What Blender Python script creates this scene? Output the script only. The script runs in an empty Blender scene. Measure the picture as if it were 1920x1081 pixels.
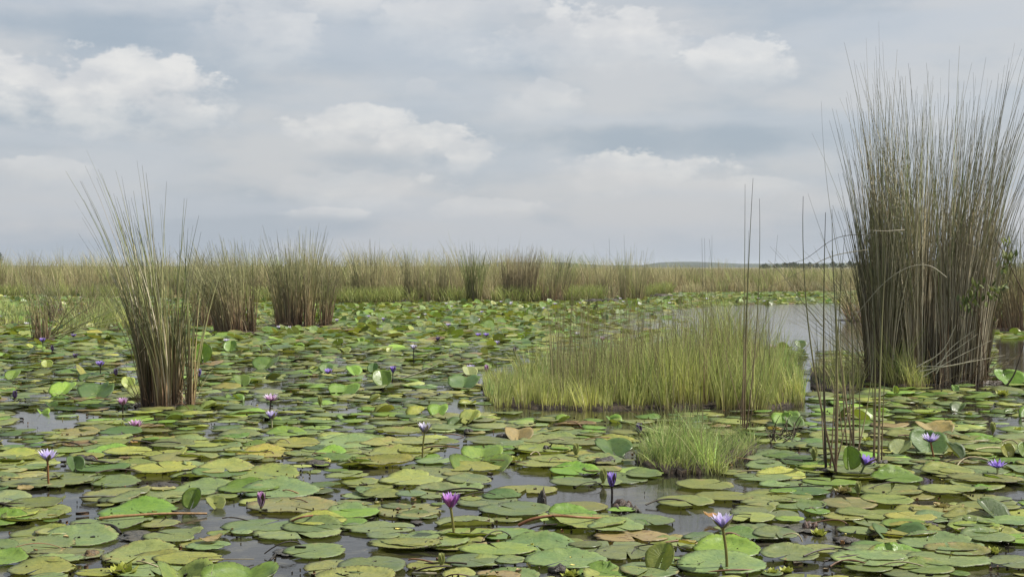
import bpy, math
import numpy as np
from mathutils import Vector, Matrix
R = math.radians
rng = np.random.default_rng(7)
scene = bpy.context.scene
COL = scene.collection

# ------------------------------------------------------------------ camera, world, sun, exposure
CAM_H, F = 1.2, 2500.0            # eye height in metres, focal length in photo pixels
PITCH = math.atan((540.5-500)/F)
cam = bpy.data.cameras.new('camera'); camo = bpy.data.objects.new('camera', cam); COL.objects.link(camo)
cam.sensor_width = 36; cam.lens = 36*F/1920
cam.clip_start = 0.05; cam.clip_end = 9000
camo.location = (0, 0, CAM_H); camo.rotation_euler = (math.pi/2-PITCH, 0, 0)
scene.camera = camo
SUN_EL, SUN_AZ = 52, 80          # degrees; azimuth clockwise from +Y (straight ahead)
sun = bpy.data.lights.new('sun', 'SUN'); suno = bpy.data.objects.new('sun', sun); COL.objects.link(suno)
sun.energy = 5.0; sun.angle = R(0.7); sun.color = (1.0, .95, .86)
sdir = Vector((math.sin(R(SUN_AZ))*math.cos(R(SUN_EL)), math.cos(R(SUN_AZ))*math.cos(R(SUN_EL)), math.sin(R(SUN_EL))))
suno.rotation_euler = sdir.to_track_quat('Z', 'Y').to_euler()
scene.view_settings.view_transform = 'Standard'; scene.view_settings.look = 'None'
scene.view_settings.exposure = 0.48; scene.view_settings.gamma = 1.0
scene.view_settings.use_curve_mapping = False

cp, sp = math.cos(PITCH), math.sin(PITCH)
def ray(px, py):
    a, b = (px-960)/F, (540.5-py)/F
    return np.array([a, cp+b*sp, -sp+b*cp])
def at(px, py, z=0.0):
    r = ray(px, py); t = (z-CAM_H)/r[2]; return np.array([r[0]*t, r[1]*t, z])
def at_depth(px, py, Y):
    r = ray(px, py); t = Y/r[1]; return np.array([r[0]*t, Y, CAM_H+r[2]*t])
def proj(P):
    P = np.atleast_2d(P); d = P - np.array([0, 0, CAM_H])
    fw = d[:, 1]*cp - d[:, 2]*sp; up = d[:, 1]*sp + d[:, 2]*cp
    return 960+F*d[:, 0]/fw, 540.5-F*up/fw

class N:   # tiny node-building helper
    def __init__(s, tree): s.t = tree; s.n = tree.nodes; s.l = tree.links; s.n.clear()
    def new(s, typ, **kw):
        n = s.n.new(typ)
        for k, v in kw.items(): setattr(n, k, v)
        return n
    def put(s, sock, v):
        if v is None: return
        if hasattr(v, 'is_output'): s.l.new(v, sock)
        else: sock.default_value = v
    def math(s, op, a, b=None, c=None, clamp=False):
        n = s.new('ShaderNodeMath', operation=op); n.use_clamp = clamp
        for i, v in enumerate((a, b, c)): s.put(n.inputs[i], v)
        return n.outputs[0]
    def mr(s, v, a, b, c=0.0, d=1.0, smooth=True):
        n = s.new('ShaderNodeMapRange'); n.interpolation_type = 'SMOOTHSTEP' if smooth else 'LINEAR'
        for i, x in enumerate((v, a, b, c, d)): s.put(n.inputs[i], x)
        return n.outputs[0]
    def noise(s, vec, scale, detail=4, rough=.55, dist=0.0, dim='3D'):
        n = s.new('ShaderNodeTexNoise', noise_dimensions=dim)
        s.put(n.inputs['Vector'], vec); n.inputs['Scale'].default_value = scale; n.inputs['Detail'].default_value = detail
        n.inputs['Roughness'].default_value = rough; n.inputs['Distortion'].default_value = dist
        return n.outputs['Fac']
    def mix(s, f, a, b, mode='MIX'):
        n = s.new('ShaderNodeMix', data_type='RGBA', blend_type=mode)
        s.put(n.inputs[0], f)
        s.put(n.inputs[6], a if hasattr(a, 'is_output') else (*a, 1)); s.put(n.inputs[7], b if hasattr(b, 'is_output') else (*b, 1))
        return n.outputs[2]
    def mapping(s, vec, scale=(1, 1, 1), loc=(0, 0, 0)):
        n = s.new('ShaderNodeMapping'); s.put(n.inputs[0], vec); n.inputs['Scale'].default_value = scale; n.inputs['Location'].default_value = loc
        return n.outputs[0]

# ---- sky: Nishita behind a broken layer of cloud
world = bpy.data.worlds.new('World'); scene.world = world; world.use_nodes = True
w = N(world.node_tree)
tc = w.new('ShaderNodeTexCoord').outputs['Generated']
sky = w.new('ShaderNodeTexSky', sky_type='NISHITA'); sky.sun_disc = False
sky.sun_elevation = R(SUN_EL); sky.sun_rotation = R(SUN_AZ); sky.air_density = 1.3; sky.dust_density = 2.5
sep = w.new('ShaderNodeSeparateXYZ'); w.l.new(tc, sep.inputs[0])
az = w.math('ARCTAN2', sep.outputs[0], sep.outputs[1]); el = w.math('ARCSINE', sep.outputs[2])
v = w.mapping(tc, (1, 1, 3.2))
n_big = w.noise(v, 5.0, 5, .5); n_mid = w.noise(w.mapping(tc, (1, 1, 2.0), (3, 1, 5)), 17, 6, .55)
n_fine = w.noise(w.mapping(tc, (1, 1, 1.6), (7, 2, 0)), 42, 6, .6)
n_str = w.noise(w.mapping(tc, (1, 1, 9), (1, 4, 2)), 4.5, 4, .5)
SK = 7.8   # background strength is 0.1
def c(r, g, b): return (r*SK, g*SK, b*SK)
deck = w.mix(w.mr(w.math('ADD', n_big, w.mr(n_mid, .3, .7, -.06, .06, False)), .38, .60), c(.41, .462, .530), c(.545, .560, .588))
deck = w.mix(w.math('MULTIPLY', w.mr(n_str, .44, .66), .6), deck, c(.50, .54, .60))
deck = w.mix(w.mr(el, .0, .06, .35, 0.0), deck, c(.41, .47, .55))
def uv(px, py): return (px-960)/F, (500-py)/F
# softly darker undersides of the layer: (x, y, half width, half height, amount)
for (px, py, rx, ry, a) in [(230, 80, 230, 34, .7), (1250, 268, 270, 34, .75), (120, 235, 200, 22, .45), (720, 300, 160, 20, .35), (1500, 15, 400, 18, .3), (650, 140, 120, 20, .2)]:
    u0, v0 = uv(px, py)
    du = w.math('DIVIDE', w.math('SUBTRACT', az, u0), rx/F); dv = w.math('DIVIDE', w.math('SUBTRACT', el, v0), ry/F)
    d2 = w.math('ADD', w.math('MULTIPLY', du, du), w.math('MULTIPLY', dv, dv))
    d2 = w.math('ADD', d2, w.mr(n_mid, .3, .7, -.5, .5, False))
    deck = w.mix(w.mr(d2, 0.0, 1.5, a, 0.0), deck, c(.33, .395, .475))
warp = w.mr(n_mid, .25, .75, -.75, .75, False); warp2 = w.mr(n_fine, .25, .75, -.75, .75, False)
wsum = w.math('ADD', warp, warp2)
# cumulus heaps: (x, y, half width, half height above, below, brightness)
clouds = [(215, 185, 175, 62, 60, 1.0), (60, 190, 130, 50, 36, .75), (5, 140, 40, 30, 40, .8), (320, 215, 80, 40, 30, .8), (800, 275, 125, 34, 30, .85), (665, 240, 110, 34, 46, .75), (880, 300, 50, 20, 20, .7),
          (1110, 90, 175, 58, 44, .75), (1000, 70, 60, 34, 34, .6), (1370, 125, 85, 44, 44, .75), (1190, 325, 135, 36, 34, .7), (480, 78, 110, 60, 50, .55), (420, 20, 240, 40, 30, .5),
          (660, 352, 130, 32, 42, .45), (1000, 188, 65, 36, 36, .5), (880, 40, 130, 60, 60, .45), (900, 388, 90, 16, 18, .3), (75, 330, 120, 20, 22, .4), (1350, 355, 130, 18, 20, .3), (800, 175, 50, 20, 20, .3),
          (615, 402, 70, 12, 12, .4), (1880, 160, 40, 22, 22, .35)]
acc = None
for (px, py, rx, r1, r2, a) in clouds:
    u0, v0 = uv(px, py)
    rx, r1, r2 = rx*1.22, r1*1.2, r2*1.35
    du = w.math('DIVIDE', w.math('SUBTRACT', az, u0), rx/F)
    dv0 = w.math('SUBTRACT', el, v0)
    dv = w.math('ADD', w.math('DIVIDE', w.math('MAXIMUM', dv0, 0.0), r1/F), w.math('DIVIDE', w.math('MAXIMUM', w.math('MULTIPLY', dv0, -1.0), 0.0), r2/F))
    d2 = w.math('ADD', w.math('MULTIPLY', du, du), w.math('MULTIPLY', dv, dv))
    up = w.mr(dv0, -r2/F, r1/F)
    d2 = w.math('ADD', d2, wsum)
    edge = w.mr(up, 0.15, .9, 1.2, .42)          # soft lower side, crisper top
    m = w.new('ShaderNodeMapRange'); m.interpolation_type = 'SMOOTHSTEP'
    w.l.new(d2, m.inputs[0]); m.inputs[3].default_value = a; m.inputs[4].default_value = 0.0
    w.l.new(w.math('SUBTRACT', .95, edge), m.inputs[1]); w.l.new(w.math('ADD', .95, w.math('MULTIPLY', edge, .35)), m.inputs[2])
    o = w.math('MULTIPLY', m.outputs[0], w.mr(up, -.1, .7, .5, 1.0))
    acc = o if acc is None else w.math('MAXIMUM', acc, o)
# beyond the picture the same kind of heaps go on
gen = w.math('MULTIPLY', w.mr(w.noise(w.mapping(tc, (1, 1, 2.2), (9, 3, 1)), 4.2, 7, .55), .5, .66), .75)
inside = w.math('MULTIPLY', w.mr(w.math('ABSOLUTE', az), .40, .46), 1.0); inside = w.math('MAXIMUM', inside, w.mr(el, .19, .26))
acc = w.math('MAXIMUM', acc, w.math('MULTIPLY', gen, inside))
shade = w.math('MULTIPLY', w.mr(n_fine, .3, .7, .80, 1.12, False), acc); shade = w.math('MULTIPLY', w.mr(w.noise(w.mapping(tc, (1, 1, 2.4), (4.02, 1, 5)), 22, 5, .55), .35, .65, .74, 1.0), shade)
cloudc = w.mix(w.mr(n_mid, .35, .62), c(.84, .815, .785), c(.64, .64, .655))
deck = w.mix(w.math('MINIMUM', shade, .82), deck, cloudc)
final = w.mix(.12, deck, sky.outputs[0])
bg = w.new('ShaderNodeBackground'); w.l.new(final, bg.inputs[0]); bg.inputs[1].default_value = 0.1
wo = w.new('ShaderNodeOutputWorld'); w.l.new(bg.outputs[0], wo.inputs[0])

# ------------------------------------------------------------------ materials
def mat(name):
    m = bpy.data.materials.new(name); m.use_nodes = True; return m, N(m.node_tree)
def principled(n, base, rough=.5, spec=.5, normal=None, **kw):
    p = n.new('ShaderNodeBsdfPrincipled')
    n.put(p.inputs['Base Color'], base if hasattr(base, 'is_output') else (*base, 1)); n.put(p.inputs['Roughness'], rough)
    p.inputs['Specular IOR Level'].default_value = spec
    if normal is not None: n.l.new(normal, p.inputs['Normal'])
    for k, x in kw.items(): n.put(p.inputs[k], x)
    return p
def out(n, s, disp=None):
    o = n.new('ShaderNodeOutputMaterial'); n.l.new(s, o.inputs[0])
def translucent_mix(n, p, col, fac):
    t = n.new('ShaderNodeBsdfTranslucent'); n.put(t.inputs[0], col)
    m = n.new('ShaderNodeMixShader'); n.put(m.inputs[0], fac); n.l.new(p.outputs[0], m.inputs[1]); n.l.new(t.outputs[0], m.inputs[2])
    return m.outputs[0]

def make_pad_mat():
    m, n = mat('lily_leaf')
    a = n.new('ShaderNodeVertexColor', layer_name='tint'); tint = a.outputs[0]; wet = a.outputs[1]
    geo = n.new('ShaderNodeNewGeometry'); pos = geo.outputs['Position']; back = geo.outputs['Backfacing']
    u = n.new('ShaderNodeUVMap', uv_map='uv'); s = n.new('ShaderNodeSeparateXYZ'); n.l.new(u.outputs[0], s.inputs[0])
    ux, uy = s.outputs[0], s.outputs[1]
    rad = n.math('SQRT', n.math('ADD', n.math('MULTIPLY', ux, ux), n.math('MULTIPLY', uy, uy)))
    ang = n.math('ARCTAN2', uy, ux)
    wob = n.mr(n.noise(u.outputs[0], 3.5, 2), .3, .7, -.35, .35, False)
    ph = n.math('ADD', n.math('MULTIPLY', ang, 22/(2*math.pi)), n.math('MULTIPLY', wob, n.math('MULTIPLY', rad, rad)))
    fr = n.math('ABSOLUTE', n.math('SUBTRACT', n.math('FRACT', ph), .5))
    vein = n.mr(n.math('MULTIPLY', fr, rad), 0.0, .055, 1.0, 0.0)
    vein = n.math('MULTIPLY', vein, n.mr(rad, .12, .95, 1.0, .15))
    big = n.noise(pos, 2.2, 3); mid = n.noise(pos, 11, 5, .6); fine = n.noise(pos, 60, 4, .6); spk = n.noise(pos, 130, 2, .5)
    col = n.mix(n.mr(mid, .33, .62, 0, .8), tint, n.mix(1.0, tint, (1.20, 1.12, .82), 'MULTIPLY'))
    col = n.mix(n.mr(n.noise(pos, 6, 4, .6), .5, .68, 0, .6), col, n.mix(1.0, tint, (.66, .82, .80), 'MULTIPLY'))
    col = n.mix(n.mr(fine, .38, .66, 0, .55), col, n.mix(1.0, tint, (.60, .68, .60), 'MULTIPLY'))
    # decay: tan to rusty patches, more where the leaf is old (alpha)
    dec = n.mr(n.math('ADD', n.math('ADD', n.math('MULTIPLY', mid, .75), n.math('MULTIPLY', wet, .33)), n.mr(rad, .72, 1.0, 0, .09)), .60, .72, 0, .8)
    col = n.mix(dec, col, (.30, .235, .10))
    dec2 = n.mr(n.math('ADD', n.math('MULTIPLY', n.noise(pos, 23, 4, .6), .8), n.math('MULTIPLY', wet, .22)), .66, .74, 0, .8)
    col = n.mix(dec2, col, (.12, .065, .03))
    col = n.mix(n.mr(spk, .66, .72, 0, .8), col, (.035, .032, .018))
    col = n.mix(n.mr(n.noise(pos, 38, 3, .75), .66, .70, 0, .85), col, (.03, .026, .018))
    col = n.mix(n.math('MULTIPLY', vein, .30), col, n.mix(1.0, tint, (1.5, 1.4, 1.25), 'MULTIPLY'))
    col = n.mix(n.mr(n.math('ADD', rad, n.mr(fine, .35, .7, -.035, .05, False)), .985, 1.0, 0, .85), col, (.055, .035, .02))
    under = n.mix(n.math('MULTIPLY', vein, .5), n.mix(.5, tint, (.10, .07, .04)), (.24, .22, .10))
    col = n.mix(back, col, under)
    bmp = n.new('ShaderNodeBump'); bmp.inputs['Strength'].default_value = .55; bmp.inputs['Distance'].default_value = .005
    hgt = n.math('ADD', n.math('MULTIPLY', vein, -.6), n.math('ADD', n.math('MULTIPLY', mid, 2.6), n.math('MULTIPLY', fine, .6)))
    n.l.new(hgt, bmp.inputs['Height'])
    rough = n.mr(n.math('ADD', n.math('MULTIPLY', big, .5), n.math('MULTIPLY', mid, .5)), .38, .60, .30, .64)
    p = principled(n, col, rough, .50, bmp.outputs[0])
    tr = n.mix(1.0, col, (1.35, 1.5, .55), 'MULTIPLY')
    out(n, translucent_mix(n, p, tr, .30)); return m
PAD = make_pad_mat()

def make_stem_mat(name, rough=.55, trans=.2, streak=80, spec=.35):
    m, n = mat(name)
    tint = n.new('ShaderNodeVertexColor', layer_name='tint').outputs[0]
    pos = n.new('ShaderNodeNewGeometry').outputs['Position']
    f = n.noise(n.mapping(pos, (1, 1, .12)), streak, 3)
    col = n.mix(n.mr(f, .3, .7, 0, .6), tint, n.mix(1.0, tint, (.55, .52, .5), 'MULTIPLY'))
    p = principled(n, col, rough, spec)
    out(n, translucent_mix(n, p, col, trans)); return m
STEM = make_stem_mat('reed_stem', .5, .12)
GRASS = make_stem_mat('grass_blade', .55, .3, 30)
PETAL = make_stem_mat('petal', .6, .35, 200, .2)
SUCC = make_stem_mat('succulent_leaf', .5, .25, 60)

def make_rot_mat():
    m, n = mat('rotting_matter')
    tint = n.new('ShaderNodeVertexColor', layer_name='tint').outputs[0]
    pos = n.new('ShaderNodeNewGeometry').outputs['Position']
    f = n.noise(pos, 45, 5, .7)
    col = n.mix(n.mr(f, .35, .65), n.mix(1.0, tint, (.4, .4, .4), 'MULTIPLY'), n.mix(1.0, tint, (1.5, 1.4, 1.2), 'MULTIPLY'))
    b = n.new('ShaderNodeBump'); b.inputs['Strength'].default_value = .9; b.inputs['Distance'].default_value = .012; n.l.new(f, b.inputs['Height'])
    out(n, principled(n, col, n.mr(f, .3, .7, .25, .7), .5, b.outputs[0]).outputs[0]); return m
ROT = make_rot_mat()

def make_water_mat():
    m, n = mat('swamp_water')
    pos = n.new('ShaderNodeNewGeometry').outputs['Position']
    r1 = n.noise(n.mapping(pos, (1, 1.6, 1)), 7, 3, .5); r2 = n.noise(n.mapping(pos, (1, 2.2, 1)), 28, 2, .5); big = n.noise(pos, .6, 2)
    b = n.new('ShaderNodeBump'); b.inputs['Strength'].default_value = .11; b.inputs['Distance'].default_value = .02
    n.l.new(n.math('ADD', n.math('MULTIPLY', r1, n.mr(big, .4, .65, .3, 1.3)), n.math('MULTIPLY', r2, .22)), b.inputs['Height'])
    scum = n.noise(n.mapping(pos, (1, 1, 1), (3, 7, 0)), 2.6, 6, .65)
    film = n.mr(scum, .52, .66)
    specks = n.mr(n.noise(pos, 75, 3, .6), .60, .66, 0, .8)
    col = n.mix(film, (.016, .015, .012), (.075, .070, .045)); col = n.mix(n.math('MULTIPLY', specks, film), col, (.02, .018, .012))
    rough = n.math('ADD', n.mr(film, 0, 1, .035, .13), n.math('MULTIPLY', specks, n.math('MULTIPLY', film, .3)))
    out(n, principled(n, col, rough, .5, b.outputs[0], IOR=1.33).outputs[0]); return m
WATER = make_water_mat()
def make_mud_mat(name, a, b_, sc):
    m, n = mat(name)
    pos = n.new('ShaderNodeNewGeometry').outputs['Position']; f = n.noise(pos, sc, 6, .65)
    b = n.new('ShaderNodeBump'); b.inputs['Strength'].default_value = .8; b.inputs['Distance'].default_value = .05; n.l.new(f, b.inputs['Height'])
    out(n, principled(n, n.mix(n.mr(f, .35, .65), a, b_), .8, .3, b.outputs[0]).outputs[0]); return m
MUD = make_mud_mat('wet_peat', (.016, .012, .008), (.06, .042, .025), 14)
MARSH = make_mud_mat('marsh_turf', (.10, .085, .035), (.17, .14, .06), .8)
WOOD = make_mud_mat('far_woodland', (.012, .022, .012), (.028, .042, .02), .05)

# ------------------------------------------------------------------ mesh helpers
def mk(name, V, faces, material, tint=None, uvs=None, parent=None, smooth=True, matrix=None):
    """faces: list of (M,k) int arrays"""
    me = bpy.data.meshes.new(name); V = np.asarray(V, np.float32)
    me.vertices.add(len(V)); me.vertices.foreach_set('co', V.ravel())
    faces = [np.asarray(f, np.int32) for f in faces if len(f)]
    loops = np.concatenate([f.ravel() for f in faces]); tot = np.concatenate([np.full(len(f), f.shape[1], np.int32) for f in faces])
    start = np.concatenate([[0], np.cumsum(tot)[:-1]]).astype(np.int32)
    me.loops.add(len(loops)); me.loops.foreach_set('vertex_index', loops)
    me.polygons.add(len(tot)); me.polygons.foreach_set('loop_start', start); me.polygons.foreach_set('loop_total', tot)
    me.polygons.foreach_set('use_smooth', np.full(len(tot), smooth, bool))
    me.update(calc_edges=True)
    if tint is not None:
        t = np.asarray(tint, np.float32)
        if t.ndim == 1: t = np.tile(t, (len(V), 1))
        if t.shape[1] == 3: t = np.concatenate([t, np.ones((len(t), 1), np.float32)*.5], 1)
        at_ = me.color_attributes.new('tint', 'FLOAT_COLOR', 'POINT'); at_.data.foreach_set('color', t.astype(np.float32).ravel())
    if uvs is not None:
        l = me.uv_layers.new(name='uv'); l.data.foreach_set('uv', np.asarray(uvs, np.float32)[loops].ravel())
    me.materials.append(material)
    o = bpy.data.objects.new(name, me); COL.objects.link(o)
    if parent is not None: o.parent = parent
    if matrix is not None: o.matrix_local = matrix
    return o
def empty(name, loc, label=None, cat=None, group=None):
    o = bpy.data.objects.new(name, None); COL.objects.link(o); o.location = loc; o.empty_display_size = .1
    return tag(o, label, cat, group)
def tag(o, label=None, cat=None, group=None, kind=None):
    if label: o['label'] = label
    if cat: o['category'] = cat
    if group: o['group'] = group
    if kind: o['kind'] = kind
    return o

def curves(P, r, sides=3, tint=None):
    """P (n,s,3) polylines, r (n,s) radii -> verts, quads, tint. sides==2 gives ribbons"""
    P = np.asarray(P, float); n, s, _ = P.shape; r = np.broadcast_to(r, (n, s))
    T = np.gradient(P, axis=1); T /= np.linalg.norm(T, axis=2, keepdims=True)+1e-9
    a = rng.uniform(0, 2*math.pi, n); h = np.stack([np.cos(a), np.sin(a), np.full(n, .05)], 1)[:, None, :]
    A = np.cross(T, np.broadcast_to(h, T.shape)); A /= np.linalg.norm(A, axis=2, keepdims=True)+1e-9; B = np.cross(T, A)
    k = sides; ring = []
    for i in range(k):
        t = 2*math.pi*i/k; ring.append(P + r[..., None]*(A*math.cos(t)+B*math.sin(t)))
    V = np.stack(ring, 2).reshape(-1, 3)
    base = (np.arange(n)[:, None]*s + np.arange(s-1)[None])[..., None]*k
    q = []
    for i in (range(k) if k > 2 else [0]):
        j = (i+1) % k; q.append(np.concatenate([base+i, base+j, base+k+j, base+k+i], 2).reshape(-1, 4))
    Q = np.concatenate(q)
    tt = None
    if tint is not None:
        tint = np.asarray(tint, float)
        if tint.ndim == 2: tint = np.broadcast_to(tint[:, None, :], (n, s, tint.shape[1]))
        tt = np.repeat(tint.reshape(n*s, -1), k, 0)
    return V, Q, tt
def bez(P0, P1, P2, s=7):
    t = np.linspace(0, 1, s)[None, :, None]
    return (1-t)**2*P0[:, None]+2*t*(1-t)*P1[:, None]+t*t*P2[:, None]
def grad(cols, s):
    """cols (n,k,3) colour stops spread evenly -> (n,s,3)"""
    n, k, _ = cols.shape; x = np.linspace(0, k-1, s); i = np.minimum(x.astype(int), k-2); f = (x-i)[None, :, None]
    return cols[:, i]*(1-f)+cols[:, i+1]*f
def merge(parts):
    Vs, Qs, Ts, o = [], [], [], 0
    for V, Q, T in parts:
        Vs.append(V); Qs.append(Q+o); Ts.append(T); o += len(V)
    return np.concatenate(Vs), np.concatenate(Qs), np.concatenate(Ts)
def ico(sub=2):
    import bmesh
    bm = bmesh.new(); bmesh.ops.create_icosphere(bm, subdivisions=sub, radius=1)
    V = np.array([v.co[:] for v in bm.verts]); Fc = np.array([[v.index for v in f.verts] for f in bm.faces]); bm.free(); return V, Fc
ICO1, ICO2, ICO3 = ico(1), ico(2), ico(3)
def lump(name, c_, size, tint, material, parent=None, amp=.3, sub=ICO2, n=1):
    VV, FF, o = [], [], 0
    for i in range(n):
        V = sub[0].copy(); ph = rng.uniform(0, 6, 6)
        d = 1+amp*(np.sin(V[:, 0]*3+ph[0])*np.sin(V[:, 1]*4+ph[1])+.6*np.sin(V[:, 0]*9+ph[2])*np.sin(V[:, 1]*8+ph[3])*np.cos(V[:, 2]*7+ph[4]))
        V = V*d[:, None]*np.array(size)*(1 if n == 1 else rng.uniform(.25, .6))
        if n > 1: V = V*(1.5 if i == 0 else 1)+np.clip(rng.normal(0, .5, 3), -.8, .8)*np.array([size[0], size[1], 0])*(i > 0)
        VV.append(V+np.array(c_)); FF.append(sub[1]+o); o += len(V)
    V = np.concatenate(VV)
    return mk(name, V, [np.concatenate(FF)], material, np.array([*tint, .5]), parent=parent)

# ------------------------------------------------------------------ setting
def sheet(name, x0, x1, y0, y1, z, nx, ny, m, zf=None):
    X, Y = np.meshgrid(np.linspace(x0, x1, nx+1), np.linspace(y0, y1, ny+1)); Z = np.full_like(X, z)
    if zf is not None: Z = zf(X, Y)
    V = np.stack([X, Y, Z], 2).reshape(-1, 3); i = (np.arange(ny)[:, None]*(nx+1)+np.arange(nx)[None]).ravel()
    return tag(mk(name, V, [np.stack([i, i+1, i+nx+2, i+nx+1], 1)], m), kind='structure')
sheet('water', -3000, 3000, -60, 5000, 0, 4, 4, WATER)
def belt_front(x, y=0):   # distance of the reed belt's front edge
    px = 960+F*np.asarray(x)/52.0
    return np.interp(px, [-400, 0, 300, 640, 900, 1180, 1230, 1700, 2300], [58, 57, 52, 46, 47, 50, 60, 66, 66])
def marsh_z(X, Y):
    return np.clip((Y-belt_front(X)-1)*.12, -.3, .35)+.06*np.sin(X*1.7)*np.sin(Y*1.3)
sheet('marsh_ground', -60, 60, 44, 100, 0, 160, 90, MARSH, marsh_z)
sheet('far_marsh', -1500, 1500, 99.9, 1600, .36, 30, 30, MARSH, lambda X, Y: .38+.05*np.sin(X*.03))
# long low hills far away
def ridge(name, px0, px1, Y, prof, seed):
    xs = np.linspace(px0, px1, 260); r = np.random.default_rng(seed); rough = np.convolve(r.normal(0, 1, 300), np.ones(4)/4, 'same')[:260]
    top = np.array([at_depth(p, 500-h, Y)[2] for p, h in zip(xs, np.interp(xs, *prof)+rough*.5)]); X = (xs-960)/F*Y
    V = []
    for k, (dy, s) in enumerate([(-60, 0), (-30, .72), (0, 1), (60, .8), (200, 0)]):
        V.append(np.stack([X, np.full_like(X, Y+dy), np.maximum(top, .3)*s-.5*(s == 0)], 1))
    n = len(xs); V = np.concatenate(V); Q = []
    for k in range(4):
        i = np.arange(n-1)+k*n; Q.append(np.stack([i, i+1, i+n+1, i+n], 1))
    return tag(mk(name, V, [np.concatenate(Q)], WOOD), kind='structure')
ridge('hills', -500, 2600, 1500, ([-500, -100, 30, 700, 895, 930, 1060, 1130, 1205, 1240, 1310, 1390, 1450, 1620, 1700, 2600], [2, 9, 2, 1, 1, 9, 8, 3, 3, 9, 9.5, 6, 6, 7.5, 7, 7]), 3)

# ------------------------------------------------------------------ distant reed belt
def blades(X, Y, Z0, H, W, lean, cols, s=4, bend=.25):
    n = len(X); P0 = np.stack([X, Y, Z0], 1)
    a = rng.uniform(0, 6.283, n); l = np.abs(rng.normal(0, 1, n))*bend*H
    d = np.stack([np.cos(a)*l+lean*H, np.sin(a)*l, H], 1)
    P2 = P0+d; P1 = P0+np.stack([d[:, 0]*.25, d[:, 1]*.25, H*.6], 1)
    P = bez(P0, P1, P2, s); r = W[:, None]*np.linspace(1, .12, s)[None]
    V, Q, T = curves(P, r, 2, grad(cols, s)); return V, Q, T
def pick(pal, n, jitter=.15):
    pal = np.array(pal); c_ = pal[rng.integers(0, len(pal), n)]; return c_*np.exp(rng.normal(0, jitter*1.9, (n, 1))-.04)
BELT = [(.40, .38, .18), (.46, .41, .23), (.34, .36, .15), (.54, .47, .29), (.40, .34, .21), (.29, .32, .13)]
def belt():
    parts = []
    n = 56000
    px = rng.uniform(-350, 2270, n); d = rng.beta(1, 2.2, n)*24
    X = (px-960)/F*56; Y = belt_front(X)+d
    X = (px-960)/F*Y
    nt = 1300; ti = rng.integers(0, n, nt); tx, ty = X[ti], Y[ti]
    near_ = np.concatenate([np.argmin((X[k:k+2000, None]-tx)**2+((Y[k:k+2000, None]-ty)*.8)**2, 1) for k in range(0, n, 2000)])
    ox_ = X-tx[near_]; X = tx[near_]+ox_*.6; Y = ty[near_]+(Y-ty[near_])*.6; th_ = (rng.uniform(.68, 1.14, nt)*np.where(rng.random(nt) < .08, 1.25, 1))[near_]; tt_ = np.exp(rng.normal(0, .22, nt))[near_][:, None]; tg_ = (rng.random(nt) < .2)[near_][:, None]
    # height varies slowly: hummocks
    pt = (X*1.0)
    hum = .5+.5*np.sin(pt*.55+1.3+Y*.15)*np.sin(Y*.5+pt*.3)+.35*np.sin(pt*1.5+Y*.6)*np.sin(pt*.9-Y*.3)+.2*np.sin(pt*4.1+Y)
    base = np.interp(px, [-350, 0, 300, 640, 1060, 1200, 1300, 2300], [1.45, 1.45, 1.4, 1.47, 1.42, 1.15, 1.0, 1.0])
    H = th_*base*(.66+.34*hum)*rng.uniform(.72, 1.13, n)
    H = np.where(rng.random(n) < .03, H*1.22, H)
    front = d < 1.6
    H = np.where(front, H*rng.uniform(.35, .9, n), H)
    tone = (.85+.3*hum[:, None])*tt_
    c1 = pick([(.20, .16, .08), (.32, .27, .13), (.26, .19, .11)], n)*tone; c2 = pick(BELT, n)*tone; c3 = pick(BELT, n)*1.1*tt_; gr_ = np.array([.75, .95, .6]); c2 = np.where(tg_, c2*gr_, c2); c3 = np.where(tg_, c3*gr_, c3)
    cols = np.stack([c1, c2, c3], 1)
    parts.append(blades(X, Y, np.maximum(0, marsh_z(X, Y))-.02, H, rng.uniform(.006, .013, n), rng.normal(-.05, .10, n)+np.clip(ox_*.5, -.3, .3), cols))
    # low yellow green sedge at the foot of the belt
    n = 15000; px = np.concatenate([rng.uniform(600, 1260, n*2//3), rng.uniform(-300, 600, n//3)]); n = len(px)
    X = (px-960)/F*50; Y = belt_front(X)-rng.uniform(-.6, 2.8, n); X = (px-960)/F*Y
    c_ = np.stack([pick([(.16, .15, .05)], n), pick([(.32, .38, .09), (.25, .33, .08), (.40, .39, .13)], n), pick([(.42, .45, .14), (.33, .41, .11)], n)], 1)
    clump_ = (np.sin(X*1.1)+np.sin(X*2.7+1)+np.sin(Y*2+X)) ; keep = clump_ > -.5
    parts.append(blades(X[keep], Y[keep], np.zeros(keep.sum()), rng.uniform(.25, .62, n)[keep], rng.uniform(.008, .014, n)[keep], rng.normal(0, .2, n)[keep], c_[keep], bend=.5))
    # further back, to the horizon
    n = 26000; px = rng.uniform(-350, 2270, n); Y = 75+rng.beta(1, 2.5, n)*420; X = (px-960)/F*Y
    hum = .5+.5*np.sin(X*.12)*np.sin(Y*.09+X*.05)
    H = rng.uniform(.45, .84, n)*(.94+.12*hum)*np.interp(px, [-350, 1000, 1250, 2300], [1, 1, .84, .84]); W = .012*Y/75*rng.uniform(.8, 1.8, n)
    cols = np.stack([pick(BELT, n)*.9, pick(BELT, n), pick(BELT, n)*1.1], 1)
    parts.append(blades(X, Y, np.full(n, .34), H, W, rng.normal(-.03, .1, n), cols, 3))
    V, Q, T = merge(parts)
    tag(mk('reed_bed', V, [Q], GRASS, T), 'broad olive tan reed bed closing off the swamp below the horizon', 'reed bed', kind='stuff')
belt()

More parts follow.
